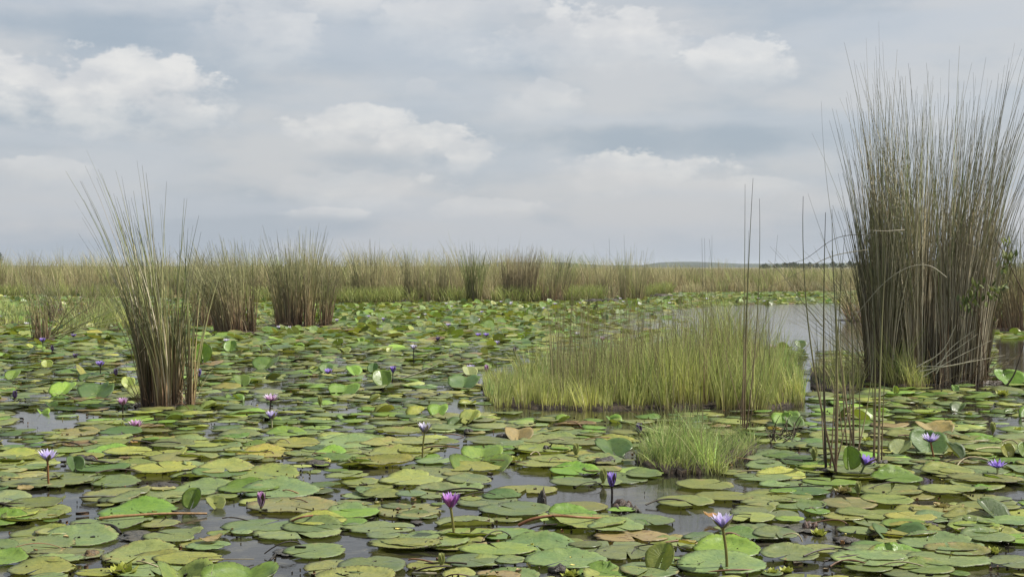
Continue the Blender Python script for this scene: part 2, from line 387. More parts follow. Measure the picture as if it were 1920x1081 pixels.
# ------------------------------------------------------------------ clumps of reed
CLUMPS = []   # (px, py, rx_px) for keeping pads off the stems
TOPS_DRY = [(.33, .28, .17), (.25, .20, .12), (.40, .34, .21)]
def reed_clump(name, label, px, py, rx, ry, n, H, lean, spread, pal, r=.0045, singles=16, group=None, cat='reed clump', leanvar=.06, mid=None, mud=(1, 1), curve=.5, tipr=.22, pw=1.3, asym=0.0, pale=0.0):
    """px,py centre of the foot in the photo; rx, ry metres"""
    c0 = at(px, py); root = empty(name, tuple(c0), label, cat, group)
    a = rng.uniform(0, 6.283, n); q = np.sqrt(rng.random(n)); ox, oy = np.cos(a)*q*rx, np.sin(a)*q*ry
    h = H[0]+(H[1]-H[0])*rng.random(n)**pw
    h = h*(1-asym*ox/rx); tall = rng.random(n) < .12; h = np.where(tall, h*1.08, h)
    nbch = max(3, min(26, n//45)); ba = rng.uniform(0, 6.283, nbch); bq = np.sqrt(rng.random(nbch))*.82; bx, bb = np.cos(ba)*bq*rx, np.sin(ba)*bq*ry
    which = np.argmin((ox[:, None]-bx)**2+(oy[:, None]-bb)**2+rng.random((n, nbch))*.15*rx*rx, 1)
    ox, oy = ox*.55+bx[which]*.45, oy*.55+bb[which]*.45
    bl = np.clip(rng.normal(0, 1, (nbch, 2)), -1.2, 1.2)*leanvar*.75; bh = rng.uniform(.80, 1.06, nbch); bt = np.exp(rng.normal(0, .22, (nbch, 1)))
    h = h*bh[which]
    P0 = np.stack([ox, oy, np.full(n, -.02)], 1)
    dx = lean[0]*h+ox/rx*spread*h+(np.clip(rng.normal(0, 1, n), -2, 2)*leanvar*.8+bl[which, 0]+(ox-bx[which])/rx*.22)*h; dy = lean[1]*h+oy/ry*spread*h*.7+(rng.normal(0, leanvar*.8, n)+bl[which, 1])*h
    P2 = P0+np.stack([dx, dy, np.sqrt(np.maximum(h*h-dx*dx-dy*dy, .05))], 1)
    P1 = P0+(P2-P0)*.5+np.stack([-dx*curve*.5, -dy*curve*.5, h*.04], 1)
    s = 8; P = bez(P0, P1, P2, s)
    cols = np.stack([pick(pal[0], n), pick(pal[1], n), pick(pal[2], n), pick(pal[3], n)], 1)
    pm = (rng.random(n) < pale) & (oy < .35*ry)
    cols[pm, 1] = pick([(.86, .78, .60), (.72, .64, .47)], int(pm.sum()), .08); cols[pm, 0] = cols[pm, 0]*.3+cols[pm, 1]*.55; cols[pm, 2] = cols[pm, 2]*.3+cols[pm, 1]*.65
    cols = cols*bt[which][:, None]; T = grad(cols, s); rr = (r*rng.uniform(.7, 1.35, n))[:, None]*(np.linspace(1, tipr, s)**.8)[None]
    # broken, bent-over stalks
    nb = max(3, n//8); i = rng.integers(0, n, nb)
    kink = P[i][:, 4]; ang = rng.uniform(-2.6, 2.6, nb); L = rng.uniform(.15, .5, nb)*h[i]*.6
    L = np.minimum(L, .55); tip = kink+np.stack([np.cos(ang)*L*.6, np.sin(ang)*L*.4, rng.uniform(-.9, .6, nb)*L], 1)
    P[i, 5] = kink+(tip-kink)*.33; P[i, 6] = kink+(tip-kink)*.66; P[i, 7] = tip
    T[i] = pick(TOPS_DRY, nb)[:, None]
    sn = min(singles, n)
    if mud:      # dead stalks slumped outwards round the foot
        m_ = max(6, n//7); a2 = rng.uniform(0, 6.283, m_); L2 = rng.uniform(.12, .5, m_)*min(1, h.mean()/1.4); e2 = rng.uniform(.15, 1.2, m_)
        Q0 = np.stack([np.cos(a2)*rx*rng.uniform(.6, 1.05, m_), np.sin(a2)*ry*rng.uniform(.6, 1.05, m_), np.full(m_, 0.0)], 1)
        Q2 = Q0+np.stack([np.cos(a2+rng.normal(0, .5, m_))*L2*np.cos(e2), np.sin(a2)*L2*np.cos(e2)*.6, L2*np.sin(e2)], 1); Q1 = (Q0+Q2)/2+np.stack([0*L2, 0*L2, L2*.18], 1)
        P = np.concatenate([P, bez(Q0, Q1, Q2, s)]); T = np.concatenate([T, np.repeat(pick([(.30, .22, .13), (.16, .10, .06), (.5, .43, .28)], m_)[:, None], s, 1)]); rr = np.concatenate([rr, (r*.8*rng.uniform(.6, 1.2, m_))[:, None]*np.linspace(1, .4, s)[None]])
    if len(P) > sn:
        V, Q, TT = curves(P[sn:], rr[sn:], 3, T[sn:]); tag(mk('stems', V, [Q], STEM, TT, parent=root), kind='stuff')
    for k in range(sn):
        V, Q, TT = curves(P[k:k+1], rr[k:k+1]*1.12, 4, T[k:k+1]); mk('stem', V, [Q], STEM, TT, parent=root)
    if mud:
        lump('root_mat', (0, 0, 0), (rx*1.15*mud[0], ry*1.15*mud[1], .035), (.05, .036, .024), ROT, root, .22, ICO3)
    CLUMPS.append((c0[0], c0[1], rx, ry)); return root
# palettes: foot, lower, upper, tip
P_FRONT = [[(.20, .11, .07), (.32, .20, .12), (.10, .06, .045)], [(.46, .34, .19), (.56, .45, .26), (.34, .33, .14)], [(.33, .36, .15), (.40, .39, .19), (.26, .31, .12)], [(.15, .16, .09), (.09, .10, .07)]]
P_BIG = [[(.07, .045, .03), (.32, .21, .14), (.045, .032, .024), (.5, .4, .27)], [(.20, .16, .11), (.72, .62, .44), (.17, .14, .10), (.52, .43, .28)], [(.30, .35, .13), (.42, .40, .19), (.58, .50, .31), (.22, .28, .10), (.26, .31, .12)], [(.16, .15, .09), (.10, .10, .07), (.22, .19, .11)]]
P_BELT = [[(.26, .20, .10), (.34, .27, .14)], [(.42, .37, .19), (.34, .33, .15)], [(.48, .44, .24), (.36, .38, .17)], [(.46, .42, .24), (.32, .32, .17)]]
P_MID = [[(.26, .14, .09), (.36, .24, .15), (.16, .10, .07)], [(.42, .31, .19), (.48, .41, .21)], [(.36, .37, .16), (.44, .42, .22), (.28, .31, .12)], [(.30, .30, .16), (.20, .20, .12)]]
P_GREEN = [[(.22, .20, .09)], [(.28, .30, .11), (.34, .34, .14)], [(.24, .28, .10)], [(.16, .19, .09)]]

# far clumps first
reed_clump('reed_clump', 'dark brown bushy reed clump standing highest in the distant reed belt', 972, 565,   .75, .6, 330, (1.1, 1.95), (0, 0), .09, [[(.20, .16, .09)], [(.28, .23, .13), (.4, .34, .2)], [(.34, .28, .16)], [(.34, .30, .17)]], .009, 6, mud=None)
reed_clump('reed_clump', 'green spiky reed clump in the distant belt, left of the dark brown bushy clump', 886, 566, .34, .4, 150, (1.3, 2.1), (0, 0), .18, P_GREEN, .009, 6, mud=None)
reed_clump('reed_clump', 'tall feathery reed tussock in the distant belt, farthest left one of the middle', 678, 566, .7, .6, 280, (1.2, 2.05), (-.08, 0), .12, P_BELT, .008, 6, mud=None)
reed_clump('reed_clump', 'rounded tan reed tussock in the belt between feathery tussock and green spiky clump', 800, 566, .85, .7, 320, (1.15, 1.8), (-.02, 0), .12, P_BELT, .008, 6, mud=None)
reed_clump('reed_clump', 'thin reed tussock poking out of the distant belt above the grassy islet', 1185, 562, .6, .5, 150, (1.1, 1.9), (0, 0), .1, P_BELT, .007, 6, mud=None)
reed_clump('reed_clump', 'brown reed tussock in the belt just right of the dark brown bushy clump', 1040, 565, .6, .6, 190, (1.1, 1.85), (.02, 0), .2, P_MID, .008, 6, mud=None)
# middle distance
reed_clump('reed_clump', 'dense reed clump with reddish stalk feet, left of the pair of slim clumps', 551, 612, .46, .45, 420, (1.0, 1.95), (-.03, 0), .20, P_MID, .006, 20, mud=(1, .5))
reed_clump('reed_clump', 'slim reed clump with reddish feet next to the dense clump', 611, 611, .19, .3, 110, (.9, 1.65), (.02, 0), .2, P_MID, .006, 10, mud=(1, .5))
reed_clump('reed_clump', 'broad reed clump leaning left, directly right of the big left foreground clump', 436, 623, .5, .5, 420, (1.0, 1.75), (-.17, 0), .19, P_MID, .006, 20, leanvar=.1, mud=(1, .5))
reed_clump('reed_clump', 'small ragged reed clump half hidden behind the left foreground clump', 385, 610, .35, .4, 180, (.9, 1.6), (-.05, 0), .25, P_MID, .006, 10, mud=(1, .5))
reed_clump('reed_clump', 'sparse reed clump with orange brown feet near the left picture edge', 78, 638, .19, .3, 56, (.7, 1.5), (-.08, 0), .28, P_MID, .006, 14, leanvar=.12, mud=(1, .5))
reed_clump('reed_clump', 'low bushy reed clump behind the fallen stalks at the left', 150, 602, .8, .6, 260, (.5, 1.25), (-.05, 0), .35, P_MID, .006, 8, leanvar=.15, mud=(1, .5))

# the large clump left of centre, leaning left
A = reed_clump('reed_clump', 'large foreground reed clump on the left with long tips leaning left', 306, 762, .215, .20, 320, (.9, 2.0), (-.125, .02), .125, P_FRONT, .0056, 60, leanvar=.08, mud=(1.0, .8), curve=.8, pw=1.7, asym=.17, tipr=.1, pale=.18)
reed_clump('reed_clump', 'narrow bundle of stalks at right foot of the large left reed clump', 357, 764, .04, .06, 26, (.8, 1.55), (.01, 0), .14, P_FRONT, .005, 12, mud=(1.1, .8), curve=.6)

# the giant clump on the right
BIG = reed_clump('reed_clump', 'giant tall brown reed clump towering at the right edge', 1738, 716, .69, .5, 1450, (1.45, 3.3), (.02, 0), .13, P_BIG, .0052, 60, leanvar=.07, mud=(1.0, .55), curve=.75, tipr=.12, pw=1.15, pale=.55)
reed_clump('reed_clump', 'compact reed bundle with painted-in shade at the left foot of the giant clump', 1652, 716, .16, .35, 330, (1.3, 2.6), (.02, .0), .12, [[(.06, .04, .03)], [(.14, .11, .08), (.26, .22, .15)], [(.18, .18, .09)], [(.12, .12, .07)]], .005, 12, leanvar=.05, mud=None, curve=.6, pale=.15)  # shaded left side of the giant clump, put into darker stem colours
reed_clump('reed_clump', 'brown background reeds behind the giant clump at the right edge', 1925, 618, 1.1, 1.2, 700, (1.2, 2.3), (-.02, 0), .18, P_MID, .007, 10, leanvar=.12, mud=(1, .6))
reed_clump('reed_clump', 'ragged drooping reed clump behind the giant clump beside the open channel', 1640, 600, .75, .8, 300, (.7, 1.55), (-.2, 0), .3, P_MID, .006, 10, leanvar=.2, mud=(1, .6))

# ------------------------------------------------------------------ thin single reeds, each from foot to tip in the photo
def reed_group(name, label, stalks, group=None, r=.006, tints=None, parts=True):
    """stalks: (foot px, foot py, tip px, tip py, bow px[, radius factor, palette])"""
    c0 = at(stalks[0][0], stalks[0][1]); root = empty(name, tuple(c0), label, 'reeds', group)
    for st in stalks:
        fx, fy, tx, ty, bow = st[:5]; k = st[5] if len(st) > 5 else 1.0; pal = st[6] if len(st) > 6 else 0
        b = at(fx, fy); Y = b[1]; t = at_depth(tx, ty, Y+rng.uniform(-.1, .25)); m_ = (b+t)/2; m_[0] += bow/F*Y*2
        P = bez((b-c0)[None], (m_-c0)[None], (t-c0)[None], 14)
        pals = [[(.12, .07, .045), (.33, .25, .15), (.26, .25, .11), (.14, .15, .07), (.06, .06, .04)], [(.38, .34, .22), (.36, .31, .17), (.30, .30, .13), (.3, .28, .14), (.2, .18, .1)], [(.04, .03, .02), (.10, .08, .05), (.2, .17, .09), (.12, .13, .06), (.05, .05, .04)]]
        T = grad(np.array([pals[pal]])*(1+rng.normal(0, .12)), 14)
        V, Q, TT = curves(P, (r*k*np.linspace(1, .18, 14))[None], 5, T); mk('stem', V, [Q], STEM, TT, parent=root)
    return root
reed_group('thin_reeds', 'cluster of tall thin stalks left of the bright upright leaf', [
    (1549, 884, 1548, 398, -4, 1.5, 2), (1566, 890, 1560, 470, 6, 1.7), (1570, 892, 1506, 368, -20, 1.3), (1563, 884, 1612, 560, 12, .8), (1546, 872, 1530, 600, 0, .8), (1567, 888, 1585, 430, -6, .9), (1556, 886, 1568, 520, 4, .8)])
reed_group('thin_reeds', 'thin pale stalks with brown feet behind the violet flower beside upright leaf', [
    (1588, 838, 1576, 480, -5, .8), (1594, 842, 1587, 560, 2, .8), (1600, 862, 1594, 520, 2, 1.4), (1606, 868, 1560, 392, -12, 1.2), (1611, 850, 1606, 600, 3, .8), (1580, 820, 1556, 560, -2, .7), (1603, 866, 1640, 640, 6, .8)])
reed_group('thin_reeds', 'close pair of straight tan stalks right of the violet flower', [
    (1638, 872, 1636, 540, 4, 1.4), (1648, 870, 1662, 470, -4, 1.5, 1), (1653, 868, 1668, 600, -3, .9), (1640, 874, 1632, 620, 1, .8), (1646, 868, 1650, 560, 2, 1.2, 2)])
reed_group('thin_reeds', 'tall dark tipped stalks rising from the right end of the grassy islet', [
    (1392, 808, 1397, 345, 1, 1.0), (1396, 806, 1412, 334, -3, 1.2), (1398, 812, 1424, 372, 9, 1.1), (1388, 800, 1404, 432, 2, .7), (1402, 800, 1444, 600, 3, .7), (1394, 790, 1330, 448, -10, .6), (1378, 780, 1458, 440, 14, .6)])
reed_group('thin_reeds', 'fine upright stalks sticking out of the middle of the grassy islet', [
    (1322, 760, 1316, 446, 0, .7), (1326, 758, 1321, 446, 0, .7), (1330, 756, 1335, 440, 1, .6), (1318, 762, 1330, 480, 0, .6), (1240, 758, 1206, 470, -3, .5), (1180, 750, 1170, 440, 0, .6), (1160, 748, 1142, 446, -2, .6), (1204, 750, 1190, 470, 0, .6), (1090, 756, 1072, 540, -2, .6), (1286, 758, 1298, 500, 2, .6), (1350, 760, 1372, 520, 4, .6)])
reed_group('thin_reeds', 'long stalks crossing diagonally over the open channel left of the giant clump', [
    (1640, 705, 1444, 462, 6, .8), (1650, 702, 1515, 363, -6, .8), (1655, 700, 1454, 486, -20, .7), (1632, 712, 1540, 190, -20, .7), (1640, 700, 1560, 398, -8, .7), (1560, 726, 1476, 478, -4, .5)])
# arching bent stalks: lists of points in the photo
def arch(label, pts, Y, r=.006, tints=((.40, .36, .25), (.30, .26, .15)), name='bent_reed', cat='reed stalk'):
    pts = [at_depth(x, y, Y+0.02*i) for i, (x, y) in enumerate(pts)]; p = np.array(pts)
    t = np.linspace(0, len(p)-1, 4*len(p)); i = np.minimum(t.astype(int), len(p)-2); f = (t-i)[:, None]
    # Catmull-Rom
    g = lambda k: p[np.clip(k, 0, len(p)-1)]
    a, b, c_, d = g(i-1), g(i), g(i+1), g(i+2)
    P = .5*((2*b)+(-a+c_)*f+(2*a-5*b+4*c_-d)*f**2+(-a+3*b-3*c_+d)*f**3)
    P0 = P[0].copy(); V, Q, T = curves((P-P0)[None], (r*np.linspace(1, .4, len(P)))[None], 5, grad(np.array([tints]), len(P)))
    o = mk(name, V, [Q], STEM, T); o.location = tuple(P0); return tag(o, label, cat)
arch('pale stalk arching from the giant clump down over the channel', [(1775, 520), (1745, 499), (1710, 499), (1670, 520), (1630, 560), (1590, 612), (1565, 652)], 13.0, .005, ((.42, .38, .27), (.45, .42, .32), (.3, .27, .18)))
arch('pale stalk bent straight from giant clump down left to grassy islet', [(1628, 468), (1560, 480), (1500, 510), (1450, 535), (1420, 550)], 13.2, .0045)
arch('thin dark stalk arching left out of the giant clump above the far bank', [(1640, 442), (1600, 440), (1560, 450), (1510, 485), (1470, 495)], 13.1, .004, ((.1, .09, .06), (.1, .09, .06)))
arch('short horizontal dry straw snapped across the giant clump', [(1696, 431), (1660, 433), (1636, 432)], 12.9, .007, ((.62, .55, .42), (.62, .56, .45)))
arch('long pale stalk leaning through the air above the open channel', [(1542, 612), (1500, 560), (1462, 508), (1440, 488)], 13.4, .006, ((.36, .33, .2), (.42, .38, .26)))
arch('pale dry reed stalk lying across pads in the middle distance', [(712, 727), (745, 712), (790, 697), (822, 682)], 14.2, .014, ((.52, .50, .33), (.46, .44, .28)))
arch('leaning brown stalk in front of leaf at right edge beside giant clump', [(1888, 722), (1902, 700), (1914, 664), (1924, 628)], 13.3, .010, ((.05, .04, .03), (.12, .09, .06)))
for k, (x1, y1) in enumerate([(1795, 612), (1822, 612), (1842, 630), (1852, 642), (1838, 672), (1884, 672)]):
    arch(['topmost of the pale fallen stalks fanning across the giant clump foot', 'second pale fallen stalk fanning across the giant clump foot, counted from top', 'third pale fallen stalk fanning across the giant clump foot, counted from top', 'fourth pale fallen stalk fanning across the giant clump foot, counted from top', 'lowest short pale fallen stalk fanning at the giant clump foot', 'longest lowest pale stalk fanning past the right end of the giant clump'][k], [(1722+rng.uniform(-14, 34), 694+rng.uniform(-14, 14)), ((1730+x1)/2+4, (696+y1)/2+rng.uniform(-7, 4)), (x1+rng.uniform(-14, 10), y1+rng.uniform(-8, 8))], 12.85-.02*k, rng.uniform(.0045, .0065), ((.66, .62, .46), (.58, .52, .38)))
sp_ = []
for k in range(34):
    fx, fy = rng.uniform(1618, 1665), rng.uniform(690, 718); tx = rng.uniform(1440, 1610); ty = 400+rng.random()*190+(1610-tx)*.25
    sp_.append((fx, fy, tx, ty, rng.uniform(5, 26)*(1 if rng.random() < .8 else -.3), rng.uniform(.6, 1.0), int(rng.choice([0, 1, 1]))))
reed_group('sprawling_reeds', 'many thin bent stalks sprawling left from the giant clump across the channel', sp_)
root = empty('fallen_reeds', tuple(at(88, 636)), 'pale green stalks fallen fanwise to the right beside the far left reed clump', 'fallen reeds')
cc = at(88, 636)
for k, (x1, y1) in enumerate([(152, 520), (168, 548), (196, 560), (208, 572), (226, 578), (236, 592), (222, 604), (214, 616), (190, 624), (250, 560), (140, 560), (120, 540)]):
    x0, y0 = 84+rng.uniform(-8, 30), 636+rng.uniform(-6, 4); b = at(x0, y0); t = at_depth(x1, y1, b[1]+rng.uniform(-.3, .3)); m_ = (b+t)/2+np.array([0, 0, .06])
    V, Q, T = curves(bez((b-cc)[None], (m_-cc)[None], (t-cc)[None], 8), (.011*np.linspace(1, .4, 8))[None], 4, grad(np.array([[(.25, .2, .11), (.34, .36, .16), (.36, .38, .18)]]), 8)); mk('stem', V, [Q], STEM, T, parent=root)

# ------------------------------------------------------------------ grass islets
def grass_patch(name, label, poly, prof, n, pal_lo, pal_mid, pal_hi, w_=.004, lean=0.0, bend=.18, wisps=0, wisp_h=(.9, 1.5), mudh=.022, wpx=None, cat='grass'):
    """poly: front edge polyline in the photo [(px,py)], back py; prof: (px list, height list)"""
    fx, fy, by = poly; c0 = at(np.mean(fx), np.interp(np.mean(fx), fx, fy)); root = empty(name, tuple(c0), label, cat)
    px = rng.uniform(fx[0], fx[-1], n); fr = np.interp(px, fx, fy); d0 = F*CAM_H/(fr-500); d1 = F*CAM_H/(np.interp(px, fx, by)-500)
    q = rng.random(n)**1.4; Y = d0+(d1-d0)*q+.06*np.sin(px*.12)+.04*np.sin(px*.31); X = (px-960)/F*Y
    nt = max(12, n//60); ti = rng.integers(0, n, nt); tx, ty = X[ti], Y[ti]; th_ = rng.uniform(.62, 1.3, nt); tc_ = rng.normal(0, .45, nt); tt_ = np.exp(rng.normal(0, .16, nt))
    near_ = np.concatenate([np.argmin((X[k:k+2000, None]-tx)**2+((Y[k:k+2000, None]-ty)*.8)**2, 1) for k in range(0, n, 2000)])
    off_x = X-tx[near_]; X = tx[near_]+off_x*.72; Y = ty[near_]+(Y-ty[near_])*.72+rng.normal(0, .07, n)+.10*np.sin(tx[near_]*9)*(q < .2)
    hum = th_[near_]*(.9+.2*np.sin(X*4.1+Y*1.3))
    H = np.interp(px, *prof)*hum*(.4+.85*rng.random(n)**.8)*np.where(q < .06, rng.uniform(.45, .9, n), 1.0)
    hue = (.5+.5*np.sin(X*2.3+.7)*np.sin(Y*1.9+X))[:, None]+rng.normal(0, .15, (n, 1))+tc_[near_][:, None]; hue = np.clip(hue, 0, 1)
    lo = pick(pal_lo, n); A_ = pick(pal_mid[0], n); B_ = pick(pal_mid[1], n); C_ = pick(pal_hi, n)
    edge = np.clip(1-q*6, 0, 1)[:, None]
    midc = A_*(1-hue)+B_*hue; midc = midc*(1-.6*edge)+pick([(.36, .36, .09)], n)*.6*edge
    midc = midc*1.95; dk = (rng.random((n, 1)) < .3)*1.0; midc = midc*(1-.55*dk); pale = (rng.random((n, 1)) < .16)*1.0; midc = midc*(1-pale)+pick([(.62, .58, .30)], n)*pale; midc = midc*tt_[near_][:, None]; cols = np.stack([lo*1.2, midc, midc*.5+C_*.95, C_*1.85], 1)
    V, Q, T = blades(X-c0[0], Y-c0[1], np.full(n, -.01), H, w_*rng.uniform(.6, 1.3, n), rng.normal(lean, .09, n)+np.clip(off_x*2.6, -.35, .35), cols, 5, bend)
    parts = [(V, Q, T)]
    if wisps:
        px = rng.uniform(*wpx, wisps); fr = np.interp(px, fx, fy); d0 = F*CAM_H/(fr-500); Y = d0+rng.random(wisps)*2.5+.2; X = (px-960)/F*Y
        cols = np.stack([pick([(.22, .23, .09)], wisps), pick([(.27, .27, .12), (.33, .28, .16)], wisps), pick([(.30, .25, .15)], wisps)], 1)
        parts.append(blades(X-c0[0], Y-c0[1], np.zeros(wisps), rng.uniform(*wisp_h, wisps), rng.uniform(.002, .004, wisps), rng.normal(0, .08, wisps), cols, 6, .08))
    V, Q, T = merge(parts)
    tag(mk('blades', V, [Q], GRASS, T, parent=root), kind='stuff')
    # peat raft following the outline
    m_ = 40; xs = np.linspace(fx[0], fx[-1], m_); f0 = F*CAM_H/(np.interp(xs, fx, fy)-500); f1 = F*CAM_H/(np.interp(xs, fx, by)-500)
    rows = [(0, -.02), (.01, mudh), (.12, mudh*1.6), (.88, mudh*1.6), (1, -.02)]; V = []
    for a_, z in rows:
        Y = f0+(f1-f0)*a_+(.05*np.sin(xs*.2)+.03*np.sin(xs*.57) if a_ < .5 else 0)-.03; V.append(np.stack([(xs-960)/F*Y-c0[0], Y-c0[1], np.full(m_, z)+rng.normal(0, mudh*.2, m_)], 1))
    V = np.concatenate(V); Q = []
    for k in range(4):
        i = np.arange(m_-1)+k*m_; Q.append(np.stack([i, i+1, i+m_+1, i+m_], 1))
    mk('root_mat', V, [np.concatenate(Q)], MUD, np.array([.05, .04, .02, 1]), parent=root)
    return root
YG = [(.30, .34, .07), (.26, .31, .06), (.36, .35, .11)]; DG = [(.10, .20, .07), (.13, .23, .06), (.16, .22, .10)]
grass_patch('grass_islet', 'large floating islet of yellow green grass in the middle of the pond', ([905, 930, 1010, 1120, 1250, 1330, 1420, 1505], [744, 760, 766, 768, 765, 764, 770, 760], [712, 705, 700, 690, 680, 680, 690, 700]),
            ([905, 950, 1000, 1060, 1120, 1200, 1260, 1320, 1370, 1420, 1460, 1505], [.15, .22, .27, .31, .35, .41, .52, .78, .80, .56, .44, .28]), 13000,
            [(.20, .17, .06), (.28, .24, .09)], (YG, DG), [(.26, .29, .09), (.33, .31, .14), (.22, .27, .08)], .0042, 0, .16, 900, (.55, 1.1), wpx=(1030, 1450))
grass_patch('grass_tuft', 'small dark green grass tuft on peat in front of the big grassy islet', ([1195, 1240, 1290, 1345, 1370, 1420], [872, 888, 890, 884, 868, 850], [850, 838, 832, 830, 826, 826]),
            ([1195, 1230, 1270, 1320, 1350, 1400, 1420], [.08, .19, .27, .25, .16, .18, .10]), 2400,
            [(.12, .11, .05), (.2, .19, .09)], ([(.14, .24, .05), (.19, .28, .06)], [(.09, .16, .04), (.22, .26, .09)]), [(.18, .26, .07), (.28, .30, .12)], .0028, .05, .55, 40, (.3, .45), wpx=(1240, 1320))
grass_patch('grass_tuft', 'wispy grass sprouting between the grassy islet and the giant clump', ([1520, 1560, 1620], [728, 736, 726], [690, 690, 690]), ([1520, 1570, 1620], [.22, .42, .34]), 620,
            [(.22, .22, .08)], ([(.30, .34, .1)], [(.22, .30, .08)]), [(.3, .27, .14)], .003, 0, .2, 40, (.5, 1.0), wpx=(1525, 1615))
grass_patch('grass_tuft', 'bright green grass tuft at the foot of the giant clump', ([1650, 1700, 1752], [722, 729, 722], [700, 700, 700]), ([1650, 1690, 1730, 1752], [.32, .40, .30, .2]), 1500,
            [(.28, .2, .09), (.2, .15, .07)], (YG, DG), [(.24, .3, .08), (.33, .3, .13)], .0035, .03, .35, 30, (.4, .6), wpx=(1660, 1740))
grass_patch('grass_tuft', 'pale green grass patch on the far water at the left edge', ([-60, 20, 62], [612, 614, 604], [580, 580, 580]), ([-60, 20, 62], [.35, .4, .25]), 1200,
            [(.22, .22, .08)], (YG, DG), [(.34, .38, .13)], .009, .0, .35)
grass_patch('grass_tuft', 'low green sedge between the fallen reeds and the broad leaning clump', ([105, 200, 250], [618, 622, 616], [590, 590, 590]), ([105, 200, 250], [.3, .5, .3]), 1300,
            [(.22, .2, .08)], (YG, DG), [(.3, .33, .12)], .008, .0, .35)
PATCHES = [(905, 1510, 690, 772), (1180, 1425, 815, 893), (1515, 1625, 690, 738), (1640, 1760, 690, 730)]

# ------------------------------------------------------------------ lily leaves
def leaf_shape(Rr, nseg, rings, lift=0.0, lift_dir=0.0, lift_w=1.2, bowl=0.0, wav=.7, notch=.09, rim=True, crimp=.013, fold=0.0, r=rng):
    """a round leaf with a slit; local +x is the slit. returns V, quads, uv"""
    th = np.linspace(notch, 2*math.pi-notch, nseg+1); ph = r.uniform(0, 6.28, 6)
    out_ = 1+.025*np.sin(2*th+ph[0])+.015*np.sin(3*th+ph[1])+crimp*np.sin(26*th+ph[2])+crimp*.8*r.normal(0, 1, nseg+1)
    for _ in range(r.integers(0, 6)): out_ *= 1-r.uniform(.03, .22)*np.exp(-((th-r.uniform(0, 6.28))/r.uniform(.02, .14))**2)
    out_ *= 1-.10*np.exp(-((th-notch)/.25)**2)-.10*np.exp(-((2*math.pi-notch-th)/.25)**2)
    rho = np.linspace(.03, 1, rings+1) if rings > 1 else np.array([.05, 1.0])
    if rim: rho = np.append(rho, .992)
    V, U = [], []
    for k, q in enumerate(rho):
        x, y = q*out_*np.cos(th), q*out_*np.sin(th); z = np.zeros_like(x)
        z += wav*q*q*(.014*np.sin(2*th+ph[3])+.010*np.sin(3*th+ph[4])+.012*q*np.sin(7*th+ph[5]))
        up = np.clip((np.cos(th-lift_dir)-math.cos(lift_w))/(1-math.cos(lift_w)), 0, 1)**.8*(1+.12*np.sin(4*th+ph[1])+.08*np.sin(11*th+ph[0]))
        e = max(0, (q-.45)/.55)**1.6
        z += lift*up*e+bowl*max(0, (q-.75)/.25)**2
        sh = 1-(.55*lift*up*e+.1*bowl*e)
        x, y = x*sh, y*sh
        z = np.abs(z)*.3+z*.7
        if rim and k == len(rho)-1: z = z-.024
        V.append(np.stack([x, y, z], 1)); qq = 1.0 if (rim and k >= len(rho)-2) else q
        U.append(np.stack([qq*np.cos(th), qq*np.sin(th)], 1))
    V = np.concatenate(V); U = np.concatenate(U)
    if fold:
        s_, c_ = math.sin(fold), math.cos(fold); y = V[:, 1].copy(); bendy = np.abs(y); V[:, 1] = y*c_; V[:, 2] += bendy*s_
    n = nseg+1; Q = []
    for k in range(len(rho)-1):
        i = np.arange(nseg)+k*n; Q.append(np.stack([i, i+n, i+n+1, i+1], 1))
    return V*Rr, np.concatenate(Q), U
def rotm(axis, a): return np.array(Matrix.Rotation(a, 3, axis))
GREENS = {'grey green': (.180, .235, .095), 'olive green': (.218, .255, .075), 'bright green': (.165, .265, .045), 'yellowish green': (.275, .305, .070), 'tan green': (.245, .262, .095), 'dark green': (.085, .145, .04), 'brown': (.16, .10, .045), 'tan': (.34, .26, .12), 'yellow': (.36, .33, .07)}
OLD = {'grey green': .18, 'olive green': .30, 'bright green': .0, 'yellowish green': .25, 'tan green': .46, 'dark green': .1, 'brown': 1.0, 'tan': .95, 'yellow': .55}
PADS = []      # traced: dict(x,y,R,word,note)
def tint_of(word): 
    c_ = np.array(GREENS[word])*math.exp(rng.normal(-.02, .17))*(1+rng.normal(0, .05, 3)); return np.array([*c_, float(np.clip(OLD[word]+rng.normal(0, .12), 0, 1))])
